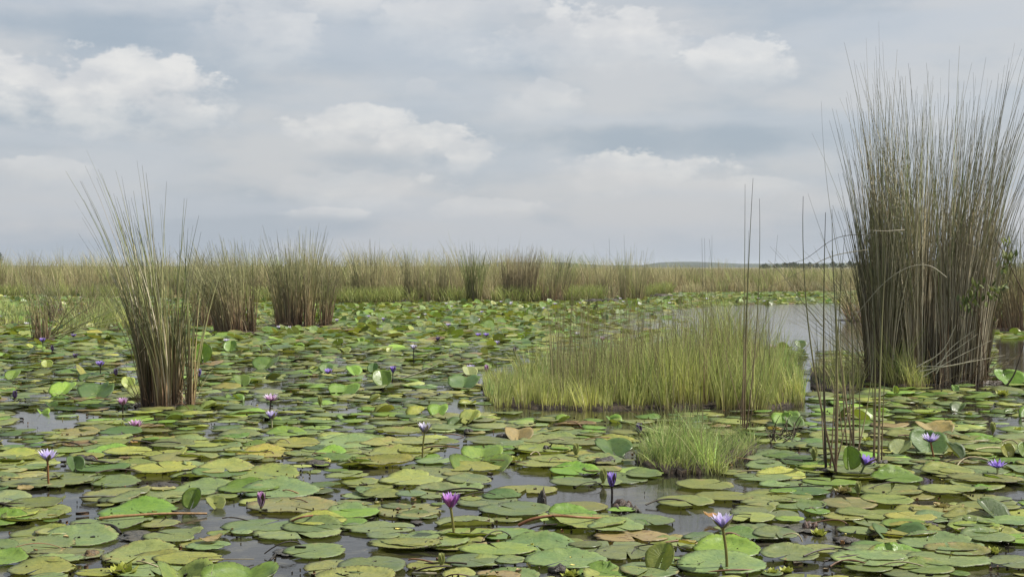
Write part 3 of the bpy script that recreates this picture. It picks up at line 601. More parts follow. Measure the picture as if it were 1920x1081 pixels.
# traced foreground pads. zoom boxes (x0,x1,y0,y1) at 3x with tile offset; word; shape: f flat, b raised back rim, r raised right, l raised left, o rim all round, n near rim raised
TR = []
def tile(ox, oy, rows):
    for r_ in rows: TR.append((ox+(r_[0]+r_[1])/6, oy+(r_[2]+r_[3])/6, (r_[1]-r_[0])/3, (r_[3]-r_[2])/3, r_[4], r_[5]))
G, O, B, Yl, T_, D, Br = 'grey green', 'olive green', 'bright green', 'yellowish green', 'tan green', 'dark green', 'brown'
tile(0, 760, [(120, 520, 410, 480, G, 'f'), (130, 550, 375, 420, O, 'f'), (0, 150, 360, 405, T_, 'f'), (0, 310, 290, 370, Yl, 'b'), (350, 545, 205, 250, Br, 'o'), (490, 740, 230, 300, B, 'b'), (515, 790, 415, 475, G, 'b'),
    (455, 860, 480, 555, T_, 'r'), (-120, 165, 505, 570, G, 'b'), (160, 400, 560, 650, O, 'b'), (-160, 165, 600, 715, B, 'b'), (200, 430, 690, 750, T_, 'f'), (185, 665, 705, 805, G, 'b'), (-60, 420, 760, 855, T_, 'f'), (165, 600, 810, 880, G, 'f'),
    (-100, 155, 840, 925, B, 'b'), (50, 415, 890, 975, O, 'b'), (560, 985, 560, 650, B, 'b'), (400, 860, 650, 700, G, 'r'), (780, 1010, 650, 710, T_, 'f'), (800, 1160, 710, 785, G, 'r'), (1160, 1300, 705, 770, Yl, 'r'), (570, 1010, 805, 910, T_, 'b'),
    (860, 1270, 845, 915, Yl, 'f'), (940, 1340, 445, 515, G, 'b'), (860, 1060, 490, 545, T_, 'f'), (1295, 1690, 360, 440, O, 'b'), (1340, 1800, 455, 535, G, 'b'), (1385, 1900, 535, 615, T_, 'f'), (1810, 2140, 585, 650, G, 'b'),
    (1245, 1700, 655, 722, G, 'f'), (1420, 1920, 685, 772, G, 'f'), (1590, 1950, 785, 870, G, 'f'), (1700, 2050, 885, 975, T_, 'f'), (740, 1100, 335, 400, Yl, 'f'), (1100, 1430, 335, 405, T_, 'b'),
    (1325, 1670, 250, 300, 'yellow', 'b'), (1360, 1500, 200, 250, B, 'b'), (1060, 1360, 205, 270, G, 'b'), (1490, 1730, 125, 200, B, 'b'), (1230, 1470, 135, 205, G, 'b'), (1765, 1950, 245, 305, B, 'b'), (1760, 2140, 195, 250, G, 'b'),
    (560, 800, 140, 185, D, 'b'), (565, 740, 80, 125, O, 'f'), (280, 560, 140, 180, T_, 'b'), (0, 260, 390, 440, T_, 'f'), (0, 330, 430, 480, T_, 'f'), (420, 720, 930, 980, Yl, 'r'), (840, 1130, 270, 330, T_, 'f'), (430, 730, 330, 400, D, 'f'), (200, 480, 860, 905, G, 'f')])
tile(640, 760, [(30, 415, 305, 360, Yl, 'o'), (405, 640, 300, 345, G, 'f'), (560, 905, 340, 382, Yl, 'b'), (325, 690, 372, 420, G, 'b'), (210, 580, 400, 472, T_, 'b'), (430, 810, 440, 502, G, 'f'), (585, 850, 410, 455, G, 'b'),
    (855, 1220, 455, 505, O, 'f'), (905, 1110, 220, 265, G, 'f'), (960, 1300, 237, 292, O, 'o'), (980, 1350, 320, 372, O, 'f'), (1040, 1420, 290, 338, O, 'f'), (1170, 1460, 355, 412, B, 'b'), (1460, 1700, 350, 405, G, 'f'), (1530, 1815, 345, 412, O, 'f'),
    (1170, 1440, 420, 468, G, 'f'), (1875, 2205, 435, 490, O, 'f'), (1760, 2100, 525, 590, O, 'f'), (190, 570, 557, 642, T_, 'f'), (-100, 220, 580, 652, B, 'f'), (440, 570, 500, 575, G, 'f'), (645, 1000, 515, 580, G, 'f'), (770, 1180, 560, 642, G, 'f'),
    (520, 885, 638, 702, G, 'n'), (545, 905, 700, 765, O, 'n'), (780, 1100, 700, 772, G, 'f'), (145, 560, 770, 828, O, 'f'), (210, 740, 722, 820, G, 'f'), (0, 440, 665, 732, G, 'f'), (850, 1350, 752, 855, G, 'b'), (1140, 1600, 637, 722, O, 'l'),
    (1385, 1700, 672, 742, G, 'b'), (1560, 1870, 628, 702, G, 'f'), (1190, 1500, 552, 612, O, 'f'), (1410, 1850, 725, 775, 'tan', 'f'), (1320, 1700, 770, 842, G, 'f'), (-20, 370, 865, 970, G, 'f'), (580, 870, 845, 942, G, 'f'), (860, 1040, 845, 942, G, 'b'),
    (1020, 1500, 845, 935, G, 'b'), (1320, 1600, 915, 990, B, 'b'), (1560, 1900, 900, 990, G, 'f'), (360, 600, 880, 955, Yl, 'f'), (120, 460, 250, 312, O, 'b'), (-60, 120, 252, 302, O, 'b'), (190, 460, 142, 186, O, 'o'), (500, 665, 182, 245, O, 'b'),
    (270, 540, 185, 240, T_, 'f'), (690, 950, 185, 237, O, 'f'), (0, 215, 410, 472, O, 'f'), (0, 185, 475, 562, G, 'b'), (300, 480, 490, 540, G, 'f'), (790, 1010, 487, 552, D, 'b'), (665, 790, 517, 552, Yl, 'f'), (0, 120, 370, 410, Yl, 'f'),
    (1100, 1400, 130, 180, G, 'f'), (1140, 1480, 190, 235, T_, 'f'), (1000, 1250, 190, 220, T_, 'b'), (0, 170, 215, 250, O, 'b'), (660, 1100, 800, 860, O, 'f'), (560, 760, 930, 990, O, 'b')])
tile(1280, 760, [(275, 615, 390, 442, G, 'f'), (190, 365, 365, 400, O, 'f'), (70, 400, 500, 552, O, 'f'), (340, 735, 485, 556, O, 'f'), (525, 840, 432, 492, G, 'f'), (530, 820, 470, 520, D, 'f'), (350, 600, 320, 372, G, 'b'), (350, 520, 290, 330, G, 'f'), (665, 1000, 417, 460, B, 'f'),
    (1055, 1350, 388, 458, B, 'b'), (1000, 1350, 457, 520, O, 'f'), (270, 650, 580, 670, G, 'f'), (50, 450, 780, 870, B, 'b'), (-40, 470, 855, 970, G, 'b'), (400, 650, 690, 802, G, 'b'), (170, 420, 682, 730, G, 'f'), (440, 765, 822, 902, G, 'b'),
    (780, 1020, 600, 672, O, 'f'), (870, 1080, 687, 755, G, 'f'), (1120, 1400, 640, 740, B, 'n'), (1300, 1540, 610, 682, G, 'b'), (1220, 1690, 747, 842, G, 'b'), (1270, 1730, 838, 932, G, 'f'), (1570, 1860, 712, 812, G, 'b'), (1725, 2020, 870, 952, G, 'f'),
    (830, 1280, 845, 935, G, 'f'), (650, 900, 800, 850, O, 'f'), (1340, 1640, 350, 410, O, 'b'), (1440, 1560, 365, 410, Yl, 'b'), (1150, 1340, 300, 350, G, 'f'), (700, 1000, 160, 215, O, 'b'), (700, 900, 215, 270, G, 'f'), (1140, 1340, 155, 200, O, 'b'), (1460, 1620, 150, 200, G, 'b'),
    (1580, 1900, 230, 290, O, 'f'), (1640, 1790, 180, 240, B, 'b'), (1360, 1500, 330, 380, B, 'b'), (1640, 1760, 445, 500, B, 'b'), (1480, 1920, 405, 460, T_, 'f'), (1330, 1640, 470, 520, O, 'f'), (1000, 1300, 520, 580, O, 'f'), (780, 1100, 540, 600, T_, 'f'),
    (1580, 1960, 640, 700, G, 'f'), (1500, 1760, 660, 710, G, 'b'), (1080, 1260, 750, 800, O, 'f'), (0, 200, 740, 790, G, 'b'), (200, 460, 700, 790, D, 'b'), (240, 520, 620, 680, O, 'f'), (1290, 1450, 35, 65, Yl, 'o'), (1540, 1900, 560, 610, O, 'f'), (900, 1180, 890, 960, O, 'f'), (1120, 1500, 930, 990, G, 'f')])
# open water, as outlines in the photo
def zp(ox, oy, pts): return np.array([(ox+x/3, oy+y/3) for x, y in pts])
WATERS = [zp(0, 760, [(360, 590), (560, 575), (560, 640), (420, 655), (380, 640)]), zp(0, 760, [(150, 680), (240, 690), (185, 750), (100, 740)]), zp(0, 760, [(1020, 650), (1060, 575), (1300, 570), (1420, 610), (1640, 620), (1820, 650), (1400, 660), (1240, 705), (1010, 705)]),
    zp(0, 760, [(1270, 790), (1600, 770), (1900, 785), (1600, 850), (1700, 880), (1600, 990), (1500, 963), (1270, 850)]), zp(0, 760, [(0, 485), (280, 475), (560, 480), (400, 540), (100, 500)]), zp(0, 760, [(120, 20), (200, 40), (430, 110), (300, 135), (190, 120), (100, 60)]),
    zp(0, 760, [(600, 800), (660, 700), (960, 700), (1000, 800), (640, 820)]), zp(0, 760, [(730, 400), (880, 385), (900, 425), (760, 430)]),
    zp(640, 760, [(90, 370), (350, 360), (330, 400), (210, 410)]), zp(640, 760, [(600, 210), (700, 220), (720, 290), (590, 300)]), zp(640, 760, [(850, 385), (940, 345), (1170, 370), (1170, 430), (1230, 470), (870, 470)]),
    zp(640, 760, [(1220, 485), (1440, 460), (1860, 415), (1930, 400), (1890, 540), (1780, 600), (1500, 550), (1190, 580), (1060, 535)]), zp(640, 760, [(560, 590), (640, 560), (780, 610), (770, 640), (540, 650), (520, 690), (545, 740), (440, 720), (440, 665), (560, 640)]),
    zp(640, 760, [(-60, 720), (150, 745), (150, 800), (300, 828), (600, 830), (740, 800), (850, 790), (850, 830), (600, 860), (370, 880), (-120, 870)]), zp(640, 760, [(890, 690), (960, 660), (1140, 700), (1400, 720), (1400, 765), (1250, 745), (1100, 760)]),
    zp(640, 760, [(500, 10), (900, 0), (1900, 0), (1900, 50), (1300, 62), (900, 30), (540, 40)]), zp(640, 760, [(1700, 740), (2000, 700), (2100, 600), (1900, 590), (1880, 690), (1700, 720)]),
    zp(1280, 760, [(-40, 400), (190, 400), (350, 440), (330, 485), (70, 515), (0, 500)]), zp(1280, 760, [(-20, 590), (200, 580), (170, 640), (170, 740), (-60, 740)]), zp(1280, 760, [(600, 560), (780, 510), (780, 560), (720, 590)]),
    zp(1280, 760, [(620, 690), (860, 730), (900, 800), (640, 800)]), zp(1280, 760, [(1780, 465), (1930, 460), (1930, 530), (1850, 525)]), zp(1280, 760, [(1840, 790), (1930, 780), (1930, 870), (1830, 845)]), zp(1280, 760, [(620, 920), (760, 920), (760, 975), (620, 975)]),
    zp(1280, 760, [(1830, 85), (1925, 85), (1925, 135), (1840, 135)]),
    np.array([(1095, 612), (1150, 592), (1250, 578), (1400, 571), (1570, 568), (1640, 570), (1640, 665), (1500, 655), (1420, 650), (1300, 660), (1120, 640)]),
    np.array([(1500, 655), (1545, 655), (1530, 690), (1505, 690)]),
    np.array([(1862, 636), (2100, 630), (2100, 700), (1862, 702)])]
def inpoly(x, y, P):
    x = np.atleast_1d(x); y = np.atleast_1d(y); r_ = np.zeros(len(x), bool); j = len(P)-1
    for i in range(len(P)):
        xi, yi = P[i]; xj, yj = P[j]
        if yi != yj:
            r_ ^= ((yi > y) != (yj > y)) & (x < (xj-xi)*(y-yi)/(yj-yi)+xi)
        j = i
    return r_
def in_water(x, y):
    r_ = np.zeros(len(np.atleast_1d(x)), bool)
    for P in WATERS: r_ |= inpoly(x, y, P)
    return r_

INDIV = []   # dicts for individual pads
tr_xy = []
ORDER = {'f': 'flat', 'b': 'with raised back rim', 'r': 'with raised right rim', 'l': 'with raised left rim', 'o': 'with curled rim', 'n': 'with raised front rim'}
for k, (px, py, wd, hg, word, sh) in enumerate(TR):
    g = at(px, py); Rr = wd/F*g[1]/2; tr_xy.append((g[0], g[1], Rr))
    sq = np.clip((F*CAM_H/(py-hg/2-500)-F*CAM_H/(py+hg/2-500))/(2*Rr), .72, 1.15)   # depth over width, kept round-ish
    INDIV.append(dict(x=g[0], y=g[1], R=Rr, word=word, sh=sh, sq=sq, px=px, py=py, hi=1))
tr_xy = np.array(tr_xy)

# loose grid of further pads over the whole pond
def scatter():
    S = .20; rows = []
    y = 4.3; k = 0
    while y < 64:
        xs = np.arange(-.47*y-1, .47*y+1, S*1.15); rows.append(np.stack([xs+(k % 2)*S*.57, np.full_like(xs, y)], 1)); y += S*(.8 if y < 25 else 1.0); k += 1
    P = np.concatenate(rows); P += rng.normal(0, S*.28, P.shape); Rr = .065+.10*rng.random(len(P)); Rr = np.where(rng.random(len(P)) < .18, rng.uniform(.035, .06, len(P)), Rr)
    px, py = proj(np.stack([P[:, 0], P[:, 1], np.zeros(len(P))], 1))
    ok = ~in_water(px, py) | ((px > 1090) & (px < 1300) & (py > 574) & (py < 665) & (rng.random(len(P)) < np.clip((1330-px)/300, .1, .75)))
    # also no overlap of their near rim with open water in the foreground
    for ax, ay in ((-.8, 0), (.8, 0), (0, -.8), (0, .8)):
        qx, qy = proj(np.stack([P[:, 0]+ax*Rr, P[:, 1]+ay*Rr, np.zeros(len(P))], 1)); ok &= ~((py > 770) & in_water(qx, qy))
    for (x0, x1, y0, y1) in PATCHES: ok &= ~((px > x0) & (px < x1) & (py > y0) & (py < y1))
    for (cx, cy, rx, ry) in CLUMPS: ok &= (((P[:, 0]-cx)/(rx+.08))**2+((P[:, 1]-cy)/(ry+.1))**2) > 1
    ok &= P[:, 1] < belt_front(P[:, 0])-.3
    ok &= ~((px > 900) & (px < 1520) & (py > 655) & (py < 712) & (rng.random(len(P)) < .0))
    # thin out around traced pads
    d = np.sqrt((P[:, None, 0]-tr_xy[None, :, 0])**2+(P[:, None, 1]-tr_xy[None, :, 1])**2)
    near = (d < tr_xy[None, :, 2]*.70).any(1); ok &= ~near
    # natural thin places
    hole = np.sin(P[:, 0]*1.3+np.sin(P[:, 1]*.9)*2)*np.sin(P[:, 1]*.8+P[:, 0]*.3)+.5*np.sin(P[:, 0]*3.1+P[:, 1]*2.3)
    ok &= ~((hole > 1.0) & (rng.random(len(P)) < .7)) | (P[:, 1] < 8)
    ok &= rng.random(len(P)) < np.where(P[:, 1] < 8, .84, np.where(P[:, 1] > 16, .9, .92))
    return P[ok], Rr[ok], px[ok], py[ok]
P, RR, SX, SY = scatter()
words = np.array(['grey green', 'olive green', 'bright green', 'yellowish green', 'tan green', 'dark green', 'brown', 'tan'])
pr_near = np.array([.30, .32, .14, .11, .08, .05, .003, .003]); pr_far = np.array([.12, .22, .24, .10, .07, .22, .02, .005])
area = np.where((SX > -20) & (SX < 1940) & (SY < 1095), (RR*F/P[:, 1])**2/P[:, 1], 0)
n_ind = 300-len(INDIV); order = np.argsort(-area); ind = set(order[:n_ind].tolist())
fw = rng.random(len(P))
# merged low-detail variants for the rest
VAR = {}
def variants(level, nv=26):
    if level in VAR: return VAR[level]
    L = []
    for k in range(nv):
        u = rng.random(); lift = 0; bowl = 0
        if u < .5: lift = rng.uniform(.03, .15 if level < 2 else .30)
        elif u < .62: bowl = rng.uniform(.02, .06)
        ld = rng.uniform(1.2, 5.08)
        L.append(leaf_shape(1.0, *{0: (26, 4), 1: (16, 2), 2: (10, 1)}[level], lift, ld, rng.uniform(.7, 1.5), bowl, rng.uniform(.5, 1.4), rim=level < 2, crimp=.02 if level else .01))
    VAR[level] = L; return L
acc_ = {}
Vs, Qs, Us, Ts, off = [], [], [], [], 0
for k in range(len(P)):
    D_ = P[k, 1]; t_ = np.clip((D_-7)/9, 0, 1); pr = pr_near*(1-t_)+pr_far*t_; word = words[np.searchsorted(np.cumsum(pr)/pr.sum(), fw[k])]
    if k in ind:
        sh = rng.choice(['f', 'f', 'b', 'b', 'r', 'l', 'o', 'n'])
        INDIV.append(dict(x=P[k, 0], y=D_, R=RR[k], word=str(word), sh=str(sh), sq=1.0, px=SX[k], py=SY[k], hi=0)); continue
    lev = 0 if D_ < 9 else (1 if D_ < 19 else 2); L = variants(lev); V, Q, U = L[rng.integers(len(L))]
    a = rng.uniform(0, 6.28); ca, sa = math.cos(a), math.sin(a)
    Vw = V*RR[k]*np.array([1, 1, 1.0]); Vw = np.stack([Vw[:, 0]*ca-Vw[:, 1]*sa, Vw[:, 0]*sa+Vw[:, 1]*ca, Vw[:, 2]], 1)
    RR[k] *= 1-.12*np.clip((D_-8)/3, 0, 1)-.25*np.clip((D_-12)/14, 0, 1); tl = rng.normal(0, .02+.10*np.clip((D_-10)/14, 0, 1), 2); z0 = rng.uniform(.003, .02)+abs(tl).max()*RR[k]*.7
    Vw[:, 2] += Vw[:, 0]*tl[0]+Vw[:, 1]*tl[1]+z0; Vw[:, 2] = np.maximum(Vw[:, 2], -.01)
    Vw[:, 0] += P[k, 0]; Vw[:, 1] += D_
    Vs.append(Vw); Qs.append(Q+off); Us.append(U); Ts.append(np.tile(tint_of(str(word))*np.array([*(math.exp(rng.normal(-.06, .22))*np.ones(3)), 1]), (len(V), 1))); off += len(V)
o = mk('lily_pads', np.concatenate(Vs), [np.concatenate(Qs)], PAD, np.concatenate(Ts), np.concatenate(Us))
tag(o, 'dense carpet of small overlapping lily pads receding towards the reed belt', 'lily pads', kind='stuff')

DIRS = {'b': math.pi/2, 'n': -math.pi/2, 'r': 0.0, 'l': math.pi}
PADOBJ = []
for q in INDIV:
    notch_dir = (DIRS[q['sh']]+math.pi+rng.uniform(-1.6, 1.6)) if q['sh'] in DIRS else rng.uniform(0, 6.28); big_ = q['R']*F/q['y'] > 40
    lift = rng.uniform(.10, .21) if q['sh'] in DIRS else 0.0
    if q['sh'] == 'b' and q['word'] == 'bright green': lift = rng.uniform(.18, .30)
    V, Q, U = leaf_shape(q['R'], 48 if big_ else 30, 6 if big_ else 4, lift, DIRS.get(q['sh'], 0)-notch_dir+rng.uniform(-.3, .3), rng.uniform(.8, 1.35), .11 if q['sh'] == 'o' else (.0 if rng.random() < .7 else .04), rng.uniform(.35, .9), rng.uniform(.05, .14))
    a = notch_dir; V = V@rotm('Z', -a)          # row vectors: rotates by +a
    V[:, 1] *= q['sq']
    tl = rng.normal(0, .012, 2); V[:, 2] += V[:, 0]*tl[0]+V[:, 1]*tl[1]
    o = mk('lily_pad', V, [Q], PAD, tint_of(q['word']), U); o.location = (q['x'], q['y'], rng.uniform(.006, .02)+(.004 if q['hi'] else 0)); q['o'] = o; PADOBJ.append(q)

# raised leaves: (px, py foot, width px, height px, colour, turn in degrees, fold, label)
LEAVES = [(1590, 892, 44, 58, 'bright green', 20, .5, 'bright yellow green leaf standing upright beside the thin stalks and violet flower'),
 (1242, 1070, 60, 54, 'yellowish green', -35, .25, 'upright fan shaped leaf showing veins at the bottom edge right of centre'),
 (364, 954, 42, 40, 'bright green', -20, .4, 'small upright round leaf beside the orange floating stem'),
 (403, 950, 42, 20, 'olive green', 30, .6, 'low folded leaf just right of the small upright round leaf'),
 (345, 1092, 130, 44, 'olive green', 25, .8, 'large olive leaf folded lengthwise at the bottom left edge'),
 (455, 1098, 150, 40, 'bright green', 0, .15, 'large glossy bright leaf rising at bottom edge next to olive folded leaf'),
 (140, 884, 40, 30, 'dark green', 30, .7, 'dark folded leaf leaning right behind the lilac flower at left'),
 (905, 862, 80, 26, 'bright green', 0, .2, 'double leaf hump standing behind the curled bright pad in the centre'),
 (902, 876, 120, 24, 'bright green', 0, .5, 'bright curled leaf trough floating in front of the leaf hump'),
 (882, 794, 40, 26, 'yellowish green', -25, .2, 'tilted yellow green leaf behind the pale flower on long stem'),
 (1148, 850, 74, 28, 'dark green', 10, .1, 'dark green dome leaf left of the small dark grass tuft'),
 (972, 824, 60, 24, 'tan', 0, .5, 'tan dead leaf peak among dark debris in the centre'),
 (1740, 848, 72, 44, 'dark green', -5, .1, 'big dark leaf disc standing behind the lilac flower on the right'),
 (1752, 812, 72, 24, 'tan', 10, .3, 'tan dried leaf propped behind the right lilac flower'),
 (1788, 858, 40, 30, 'dark green', 40, .6, 'glossy folded leaf right of the big standing leaf disc'),
 (1690, 850, 46, 26, 'grey green', -40, .3, 'pale leaf edge curling up left of the big standing leaf disc'),
 (1858, 974, 62, 38, 'dark green', 30, .3, 'dark grey green pointed leaf standing at the right edge'),
 (1685, 1008, 110, 26, 'dark green', 0, .55, 'leaf arched up with black underside near the bottom right'),
 (1888, 856, 28, 26, 'yellowish green', 0, .4, 'small brownish yellow leaf standing near the right edge'),
 (1922, 858, 34, 30, 'bright green', 0, .4, 'bright green upright leaf cut by the right picture edge'),
 (1890, 722, 58, 30, 'bright green', 5, .1, 'bright fan leaf at the right foot of the giant clump'),
 (1486, 800, 40, 20, 'dark green', 25, .3, 'dark tilted leaf behind the tangled dead twigs'),
 (1678, 748, 15, 26, 'yellowish green', 15, .5, 'small striped upright leaf in front of the giant clump'),
 (1790, 735, 16, 14, 'bright green', 10, .3, 'tiny bright pointed leaf in front of the giant clump, right part'),
 (1500, 652, 22, 15, 'dark green', 0, .2, 'round dark leaf on the edge of the open channel'),
 (380, 682, 36, 40, 'bright green', 15, .3, 'tall green leaf touching the right side of the left foreground clump'),
 (716, 725, 40, 32, 'bright green', 10, .2, 'green leaf standing beside the closed violet flower in midfield'),
 (700, 700, 22, 20, 'dark green', -10, .4, 'darker leaf just behind the leaf by the closed violet flower'),
 (870, 728, 62, 26, 'dark green', -5, .4, 'dark leaf heap left of the big grassy islet'),
 (880, 706, 30, 20, 'grey green', 20, .4, 'pale shiny leaf above the dark leaf heap by the islet'),
 (995, 704, 40, 20, 'yellowish green', -10, .2, 'pale round leaf leaning on the left part of the islet'),
 (432, 660, 26, 22, 'bright green', 0, .2, 'upright round leaf under the small flower right of left clump'),
 (452, 724, 34, 22, 'bright green', 20, .4, 'leaf pair behind the pink lilac flower in midfield'),
 (500, 690, 50, 22, 'bright green', -15, .3, 'broad tilted leaf in midfield with a pale stalk'),
 (612, 700, 28, 18, 'dark green', 0, .3, 'dark leaf behind the small violet flower in midfield'),
 (25, 712, 30, 18, 'bright green', 0, .2, 'low green leaf hump at the left edge in midfield'),
 (88, 690, 22, 16, 'yellowish green', 20, .3, 'pale leaf showing its underside at midfield left'),
 (120, 740, 50, 24, 'bright green', -10, .4, 'green folded leaf left of the left foreground clump'),
 (182, 744, 70, 28, 'dark green', 5, .3, 'wide dark leaf mound beside the pink flower'),
 (240, 728, 26, 22, 'yellowish green', 15, .4, 'yellow green leaf touching the left side of the foreground clump'),
 (645, 740, 60, 22, 'bright green', 0, .4, 'flat lying green leaf mound in the middle of the pond')]
def raised_leaf(px, py, wp, hp, word, turn, fold, label=None, group=None, seg=(32, 6)):
    fold = max(fold, .42); b = at(px, py); Rr = wp/F*b[1]/2*1.10; hh = hp/F*b[1]
    V, Q, U = leaf_shape(Rr, *seg, rng.uniform(-.1, .25), rng.uniform(0, 6.28), 1.2, rng.uniform(-.05, .1), rng.uniform(.8, 1.6), rng.uniform(.04, .1), fold=fold)
    V = V@rotm('Z', math.pi/2)       # slit towards -y (down)
    tilt = math.asin(min(.97, max(.25, hh/(2*Rr)))) if hh < 2*Rr else R(82)
    V = V@rotm('X', -tilt)           # stand it up facing the viewer side
    V[:, 2] += hh-V[:, 2].max()
    V = V@rotm('Z', -R(turn))
    o = mk('raised_lily_leaf', V, [Q], PAD, tint_of(word)*np.array([1, 1, 1, .5]), U); o.location = tuple(b); tag(o, label, 'lily leaf', group); return o
RL = []
for L_ in LEAVES:
    RL.append(raised_leaf(*L_, group='lily leaves standing out of the water'))
# many more smaller ones in the middle distance
n = 100; k = 0; RAUTO = []
while k < n:
    py = 572+(rng.random()**1.1)*(228); px = rng.uniform(-20, 1940)
    if in_water(px, py)[0] or any(x0-6 < px < x1+6 and y0 < py < y1+6 for x0, x1, y0, y1 in PATCHES): continue
    if px > 920 and 640 < py < 770 and px < 1900: continue
    g = at(px, py)
    if any(((g[0]-cx)/(rx+.1))**2+((g[1]-cy)/(ry+.15))**2 < 1 for cx, cy, rx, ry in CLUMPS): continue
    D_ = g[1]; wd = rng.uniform(.10, .20)*F/D_; o = raised_leaf(px, py, wd, wd*rng.uniform(.2, .6), str(rng.choice([B, B, B, D, O, Yl])), rng.uniform(-80, 80), rng.uniform(.3, 1.0), seg=(18, 3))
    RAUTO.append((o, px, py)); k += 1
# the farther leaf edges catching light, past picking apart
Vs, Qs, Us, Ts, off = [], [], [], [], 0
for k in range(2600):
    py = 552+abs(rng.normal(0, 1))*36; px = rng.uniform(-100, 2020)
    if py > 730 or in_water(px, py)[0] or any(x0-6 < px < x1+6 and y0 < py < y1+6 for x0, x1, y0, y1 in PATCHES): continue
    g = at(px, py)
    if g[1] > belt_front(g[0])-.2: continue
    L = variants(2); V, Q, U = L[rng.integers(len(L))]; V = V*rng.uniform(.06, .12); V = V@rotm('Z', rng.uniform(0, 6.28))@rotm('X', -rng.uniform(.3, 1.2))@rotm('Z', rng.uniform(0, 6.28))
    V[:, 2] -= V[:, 2].min()*rng.uniform(.3, 1); V += np.array([g[0], g[1], 0])
    Vs.append(V); Qs.append(Q+off); Us.append(U); Ts.append(np.tile(tint_of(str(rng.choice([B, B, Yl, D, G])))*np.array([1, 1, 1, .3]), (len(V), 1))); off += len(V)
tag(mk('tilted_lily_leaves', np.concatenate(Vs), [np.concatenate(Qs)], PAD, np.concatenate(Ts), np.concatenate(Us)), 'countless small lily leaves tilted up in front of the reed belt', 'lily leaves', kind='stuff')

# ------------------------------------------------------------------ flowers
def petal_mesh(L, W, c0_, c1_, s=6, cup=.22):
    t = np.linspace(0, 1, s+1); w_ = W*np.sin(np.pi*np.clip(t*.86+.09, 0, 1))**.8*(1-t**5*.9); V = []
    for i in range(s+1):
        z = L*t[i]; dep = cup*L*(t[i]**1.5)*.5-cup*L*t[i]**3*.35
        V += [(-w_[i]/2, dep*0+.12*w_[i]-dep, z), (0, -dep, z), (w_[i]/2, .12*w_[i]-dep, z)]
    V = np.array(V); Q = []
    for i in range(s):
        b = i*3; Q += [(b, b+1, b+4, b+3), (b+1, b+2, b+5, b+4)]
    T = np.repeat(np.array(c0_)[None]*(1-t[:, None])+np.array(c1_)[None]*t[:, None], 3, 0)
    return V, np.array(Q), T
def sh_mesh(V, Q, T, m): 
    o = mk('tmp', V, [Q], m, T); me = o.data; bpy.data.objects.remove(o); return me
